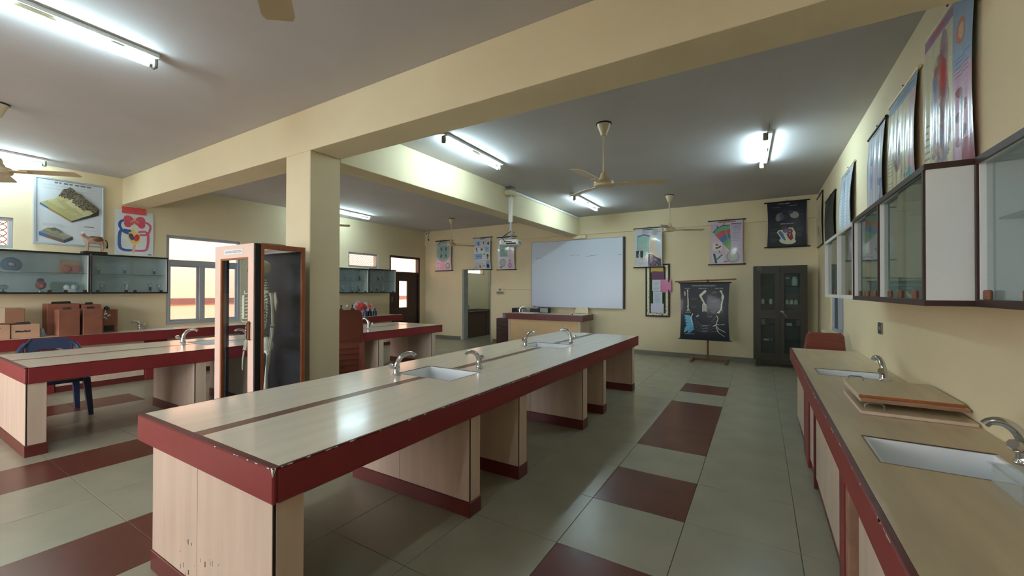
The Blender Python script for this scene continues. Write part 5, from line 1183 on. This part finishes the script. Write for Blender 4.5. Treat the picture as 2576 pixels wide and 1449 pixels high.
# ================================================================== JARS AND MODELS IN THE LEFT CABINETS
def jar(label, y, z, rr, h, spec, group, x=-8.86, lid='cab_white'):
    t = thing('specimen_jar', label, 'jar', (x, y, z), group)
    MB().lathe((x, y, z), [(rr*.95, 0), (rr, .004), (rr, h*.9), (rr*.95, h*.93)], 16).build('glass_body', 'jar_glass', t, smooth=True)
    MB().lathe((x, y, z+h*.93), [(rr*1.02, 0), (rr*1.02, h*.06), (rr*.9, h*.07)], 16).build('lid', lid, t, smooth=True)
    MB().ell((x, y+rr*.1, z+h*.40), (rr*.5, rr*.55, h*.30), 12, 8).build('specimen', spec, t, smooth=True)
    MB().box(x+rr*.55, x+rr*.98, y-rr*.35, y+rr*.35, z+h*.55, z+h*.82).build('paper_label', 'paper', t)
    return t
G = 'specimen jars in the left display cabinets'
zs1, zb1 = 1.392+.603*.5+.005, 1.392+.019
for (y, z, rr, h, sp, l) in ((2.16, zs1, .030, .12, 'chair_blue', 'faint purple specimen jar on the upper shelf next to the cabinet joint'), (2.47, zs1, .030, .13, 'core_dark', 'jar with a small dark specimen on the middle of the upper shelf by the window'), (2.85, zs1, .032, .125, 'core_dark', 'jar with a banded dark specimen at the right of the upper shelf by the window'), (2.20, zb1, .036, .16, 'cab_backing', 'empty looking wide jar on the lower shelf next to the cabinet joint'), (2.50, zb1, .030, .155, 'paper', 'jar with a white specimen on the middle of the lower shelf by the window'), (2.80, zb1, .030, .16, 'black', 'jar with a black and white specimen on the lower shelf by the window'), (2.92, zb1, .024, .15, 'jamb_grey', 'slim jar at the right end of the lower shelf by the window')): jar(l, y, z, rr, h, sp, G)
zs2, zs3 = 1.38+.62*.5+.005, 1.38+.635*.5+.005
for (y, z, rr, h, sp, l) in ((6.62, zs2, .035, .17, 'jamb_grey', 'first jar on the upper shelf partly behind the column'), (6.76, zs2, .04, .19, 'cab_backing', 'second jar on the upper shelf partly behind the column'), (7.06, zs2, .045, .17, 'core_dark', 'jar with a dark specimen on the upper shelf left of the far cabinet joint'), (6.56, 1.399, .04, .16, 'jamb_grey', 'first jar on the lower shelf partly behind the column'), (6.86, 1.399, .04, .16, 'cab_backing', 'second jar on the lower shelf partly behind the column'), (7.04, 1.399, .045, .17, 'wood_brown', 'jar with a brown specimen on the lower shelf left of the far cabinet joint'), (7.43, zs3, .035, .18, 'paper', 'first jar on the upper shelf beside the brown door'), (7.66, zs3, .04, .17, 'core_dark', 'second jar on the upper shelf beside the brown door'), (7.82, zs3, .035, .17, 'jamb_grey', 'last jar on the upper shelf beside the brown door'), (7.42, 1.399, .035, .16, 'paper', 'first jar on the lower shelf beside the brown door'), (7.62, 1.399, .04, .17, 'core_dark', 'jar with a dark green specimen on the lower shelf beside the brown door'), (7.85, 1.399, .03, .16, 'paper', 'last slim jar on the lower shelf beside the brown door')): jar(l, y, z, rr, h, sp, G)
zu, zl = 1.392+.598*.5+.005, 1.411
mat('flesh', (196, 106, 92), .5, var=.2, scale=20); mat('heart_red', (150, 50, 52), .4, var=.3, scale=18); mat('glaze_blue', (92, 128, 164), .4, var=.15, scale=8)
t = thing('torso_model', 'pink and red lung torso model on the upper shelf of the left display cabinet', 'anatomy model', (-8.87, 1.86, zu))
MB().prism([(-8.94, 1.735, zu), (-8.94, 1.99, zu), (-8.94, 1.95, zu+.20), (-8.94, 1.77, zu+.20)], (.05, 0, 0)).build('torso', 'card_pale', t, fixn=True)
for s in (-1, 1): MB().ell((-8.885, 1.875+s*.05, zu+.065), (.03, .05, .062), 14, 9).build('lung', 'flesh', t, smooth=True)
t = thing('eye_model', 'pale blue rounded anatomy model on the upper shelf at the far left', 'anatomy model', (-8.87, 1.29, zu))
MB().lathe((-8.90, 1.29, zu+.10), [(.03, 0), (.085, .01), (.10, .03), (.085, .055), (.04, .07), (.03, .06)], 20, 'x').build('ring', 'glaze_blue', t, smooth=True); B(-8.93, -8.83, 1.22, 1.36, zu, zu+.014).build('base', 'white_plastic', t); MB().ell((-8.845, 1.29, zu+.10), (.03, .035, .035)).build('pupil', 'aluminium', t, smooth=True)
t = thing('heart_model', 'red and dark heart model on a small stand in the left display cabinet', 'anatomy model', (-8.86, 1.565, zl))
MB().ell((-8.86, 1.565, zl+.105), (.045, .055, .065), 16, 10).build('heart', 'heart_red', t, smooth=True); MB().ell((-8.86, 1.56, zl+.165), (.032, .038, .04)).build('vessels', 'core_dark', t, smooth=True); MB().cyl((-8.86, 1.565, zl), (-8.86, 1.565, zl+.05), .005, n=8).lathe((-8.86, 1.565, zl), [(.035, 0), (.035, .012), (.02, .016)], 14).build('stand', 'steel', t, smooth=True); MB().ell((-8.828, 1.57, zl+.09), (.02, .022, .03)).build('cut_face', 'flesh', t, smooth=True)
t = thing('glass_trough', 'clear glass trough standing behind the white brain model', 'glass trough', (-8.90, 1.80, zl))
P = [(-8.90, 1.80+y_, zl+.085+z_) for y_, z_ in rrect(.30, .16, .06, 6)]; Q = [(-8.90, 1.80+y_, zl+.085+z_) for y_, z_ in rrect(.28, .14, .055, 6)]
MB().ring(P, Q, (.08, 0, 0)).build('trough', 'jar_glass', t, fixn=True); B(-8.905, -8.895, 1.67, 1.93, zl+.02, zl+.15).build('back_plate', 'shelf_glass', t)
t = thing('brain_model', 'white brain model in front of the glass trough in the left display cabinet', 'anatomy model', (-8.80, 1.845, zl))
MB().lathe((-8.80, 1.845, zl), [(.07, 0), (.072, .04), (.05, .055)], 18).build('stand', 'porcelain', t, smooth=True)
for s in (-1, 1): MB().ell((-8.80, 1.845+s*.036, zl+.075), (.052, .036, .042), 14, 9).build('brain_half', 'porcelain', t, smooth=True)
t = thing('kidney_model', 'dark small model at the left edge of the lower shelf', 'anatomy model', (-8.86, 1.22, zl))
MB().ell((-8.86, 1.22, zl+.07), (.03, .05, .035)).build('body', 'jamb_grey', t, smooth=True); MB().cyl((-8.86, 1.22, zl), (-8.86, 1.22, zl+.05), .006, n=8).lathe((-8.86, 1.22, zl), [(.03, 0), (.03, .01), (.01, .012)], 12).build('stand', 'core_dark', t)

# ================================================================== BOTTLES AND BAG ON THE LEFT COUNTER
def bottle(label, x, y, rr, h, m, cap):
    t = thing('reagent_bottle', label, 'bottle', (x, y, LZ), 'reagent bottles on the left counter')
    MB().lathe((x, y, LZ), [(rr*.9, 0), (rr, .006), (rr, h*.55), (rr*.75, h*.66), (rr*.32, h*.74), (rr*.32, h*.86)], 16).build('body', m, t, smooth=True)
    MB().lathe((x, y, LZ+h*.86), [(rr*.4, 0), (rr*.4, h*.12), (rr*.3, h*.14)], 12).build('cap', cap, t, smooth=True)
for k, (y, m, cap, l) in enumerate(((6.42, 'black_gloss', 'black', 'dark reagent bottle nearest the column on the left counter'), (6.58, 'jar_glass', 'white_plastic', 'clear reagent bottle between two dark ones on the left counter'), (6.74, 'black_gloss', 'black', 'dark reagent bottle beside the plastic bag'), (7.02, 'chair_blue', 'black', 'dark blue bottle in front of the plastic bag, first of three'), (7.16, 'black_gloss', 'black', 'dark bottle in front of the plastic bag, middle of three'), (7.32, 'chair_blue', 'black', 'dark blue bottle in front of the plastic bag, last of three'))):
    bottle(l, -8.72 if k < 3 else -8.58, y, .055, .30 if k < 3 else .19, m, cap)
mat('bag_white', (226, 222, 222), .35, var=.05); mat('bag_red', (206, 70, 72), .35, var=.1)
t = thing('plastic_bag', 'bulging white and red plastic bag on the left counter', 'bag', (-8.78, 7.12, LZ))
def lump(c, R, seed, n=20, m=12, amp=.16):
    g = random.Random(seed); mb = MB().ell(c, R, n, m)
    ph = [g.random()*6 for _ in range(6)]
    mb.v = [(c[0]+(x-c[0])*f, c[1]+(y-c[1])*f, c[2]+(z-c[2])*f) for x, y, z in mb.v for f in [1+amp*math.sin(9*(y-c[1])/R[1]+ph[0])*math.cos(5*(z-c[2])/R[2]+ph[1])+amp*.5*math.sin(14*(x-c[0])/R[0]+ph[2]+6*(z-c[2])/R[2])]]
    return mb
lump((-8.80, 7.12, LZ+.185), (.13, .30, .17), 3).build('bag_body', 'bag_white', t, smooth=True)
lump((-8.74, 7.02, LZ+.235), (.105, .16, .105), 5).build('red_print', 'bag_red', t, smooth=True)
lump((-8.73, 7.24, LZ+.24), (.08, .05, .085), 6, amp=.08).build('red_stripe', 'bag_red', t, smooth=True)
MB().tube([(-8.78, 6.90, LZ+.30), (-8.77, 6.85, LZ+.36), (-8.76, 6.95, LZ+.385), (-8.76, 7.04, LZ+.33)], .012, 7, flat=.4).build('bag_handle', 'bag_white', t, smooth=True)

# ================================================================== THINGS ON THE RIGHT COUNTER
G = 'loose cupboard boards on the right counter'
def slab(label, x0, x1, y0, y1, z0, th, rz, front, tilt=0., handle=None):
    t = thing('cupboard_board', label, 'board', ((x0+x1)/2, (y0+y1)/2, z0), G); c = ((x0+x1)/2, (y0+y1)/2)
    def tl(mb): mb.v = [(x, y, z+(y-y0)*tilt) for x, y, z in mb.v]; return mb.rotz(rz, c)
    tl(B(x0, x1, y0+.003, y1, z0, z0+th, .001)).build('panel', 'laminate_tan', t)
    tl(B(x0, x1, y0, y0+.003, z0+.0005, z0+th-.0005)).build('raw_edge', front, t); tl(B(x0-.003, x0, y0, y1, z0, z0+th)).build('edge_band', 'laminate', t)
    if handle:
        hx, hy = handle; mb = MB().tube([(hx, hy, z0+th), (hx, hy, z0+th+.018), (hx+.012, hy, z0+th+.027), (hx+.068, hy, z0+th+.027), (hx+.08, hy, z0+th+.018), (hx+.08, hy, z0+th)], .0042, 7); tl(mb).build('handle', 'steel', t, smooth=True)
    return t
slab('lowest loose cupboard board with a wire handle on the right counter', .475, .922, 2.93, 3.50, RZ+.001, .017, 0., 'laminate', 0., (.505, 3.02))
slab('middle loose cupboard board with pale edge in the stack on the right counter', .488, .925, 3.03, 3.58, RZ+.047, .017, 0., 'wood_raw', .0)
slab('topmost loose cupboard board with ragged brown edge on the right counter', .484, .915, 3.06, 3.60, RZ+.065, .016, 0., 'wood_orange', .0, (.50, 3.53))
t = thing('wood_block', 'small wooden spacer block between the loose boards on the right counter', 'block', (.75, 3.45, RZ+.018)); MB().box(.55, .90, 3.40, 3.48, RZ+.0185, RZ+.0465, .003).build('block', 'wood_brown', t); B(.548, .902, 3.43, 3.45, RZ+.0182, RZ+.0468, .001).build('band', 'core_dark', t)
t = thing('plastic_tray', 'clear plastic tray at the near end of the right counter', 'tray', (.80, 2.08, RZ))
x0, x1, y0, y1, z0, z1 = .70, .905, 1.93, 2.13, RZ+.001, RZ+.062
MB().box(x0, x1, y0, y1, z0, z0+.003).box(x0, x0+.003, y0, y1, z0+.003, z1).box(x1-.003, x1, y0, y1, z0+.003, z1).box(x0+.003, x1-.003, y0, y0+.003, z0+.003, z1).box(x0+.003, x1-.003, y1-.003, y1, z0+.003, z1).build('tray', 'clear_plastic', t)
MB().ring([(x0-.008, y0-.008, z1), (x1+.008, y0-.008, z1), (x1+.008, y1+.008, z1), (x0-.008, y1+.008, z1)], [(x0+.003, y0+.003, z1), (x1-.003, y0+.003, z1), (x1-.003, y1-.003, z1), (x0+.003, y1-.003, z1)], (0, 0, .004)).build('rim', 'clear_plastic', t)
mat('scrub_yellow', (190, 178, 44), .6, var=.2, scale=30)
t = thing('cleaning_bottle', 'yellow-green cleaning bottle standing behind the tray', 'bottle', (.875, 2.06, RZ+.005))
MB().lathe((.872, 2.06, RZ+.0045), [(.026, 0), (.029, .008), (.029, .085), (.022, .105), (.011, .115), (.011, .125)], 16).build('body', 'scrub_yellow', t, smooth=True); MB().lathe((.872, 2.06, RZ+.1295), [(.013, 0), (.013, .018), (.009, .02)], 12).build('cap', 'scrub_yellow', t, smooth=True)
# block on top of the far right cabinet
t = thing('wood_block', 'brown wooden offcut lying on top of the far white wall cabinet', 'block', (.70, 4.72, 1.909)); MB().box(.60, .80, 4.55, 4.83, 1.909, 1.95, .004).build('block', 'wood_brown', t); MB().cyl((.56, 4.78, 1.925), (.62, 4.76, 1.925), .016, n=10).build('dowel', 'tape', t)

# ================================================================== STORE ROOM CONTENTS
t = thing('store_counter', 'dark brown panelled counter inside the store room', 'counter', (-8.2, 11.2, 0))
B(-8.9, -7.62, 9.87, 12.3, .0, .76, .004).build('body', 'drawer_brown', t); B(-8.92, -7.60, 9.86, 12.32, .76, .79, .004).build('top', 'core_dark', t); B(-7.62, -7.612, 11.0, 11.01, .04, .74).build('panel_joint', 'core_dark', t)
t = thing('backpack', 'dark blue bag on the store room counter', 'bag', (-7.85, 10.05, .79))
lump((-7.85, 10.05, .985), (.16, .15, .20), 9, amp=.06).build('bag', 'chair_blue', t, smooth=True); MB().tube([(-7.70, 10.05, 1.08), (-7.66, 10.12, .98), (-7.68, 10.2, .82), (-7.70, 10.40, .797)], .014, 7, flat=.4).build('strap', 'jamb_grey', t, smooth=True)
t = thing('store_wall_unit', 'peach wall cupboard on the far wall of the store room', 'cupboard', (-7.55, 12.3, 1.3))
B(-7.95, -7.2, 12.0, 12.3, 1.30, 1.92, .004).build('body', 'card_pale', t); B(-7.96, -7.19, 11.99, 12.31, 1.92, 1.95, .003).build('top', 'core_dark', t)
B(-7.95, -7.2, 12.3, 13.2, 1.27, 1.30).build('bracket_shelf', 'card', t)
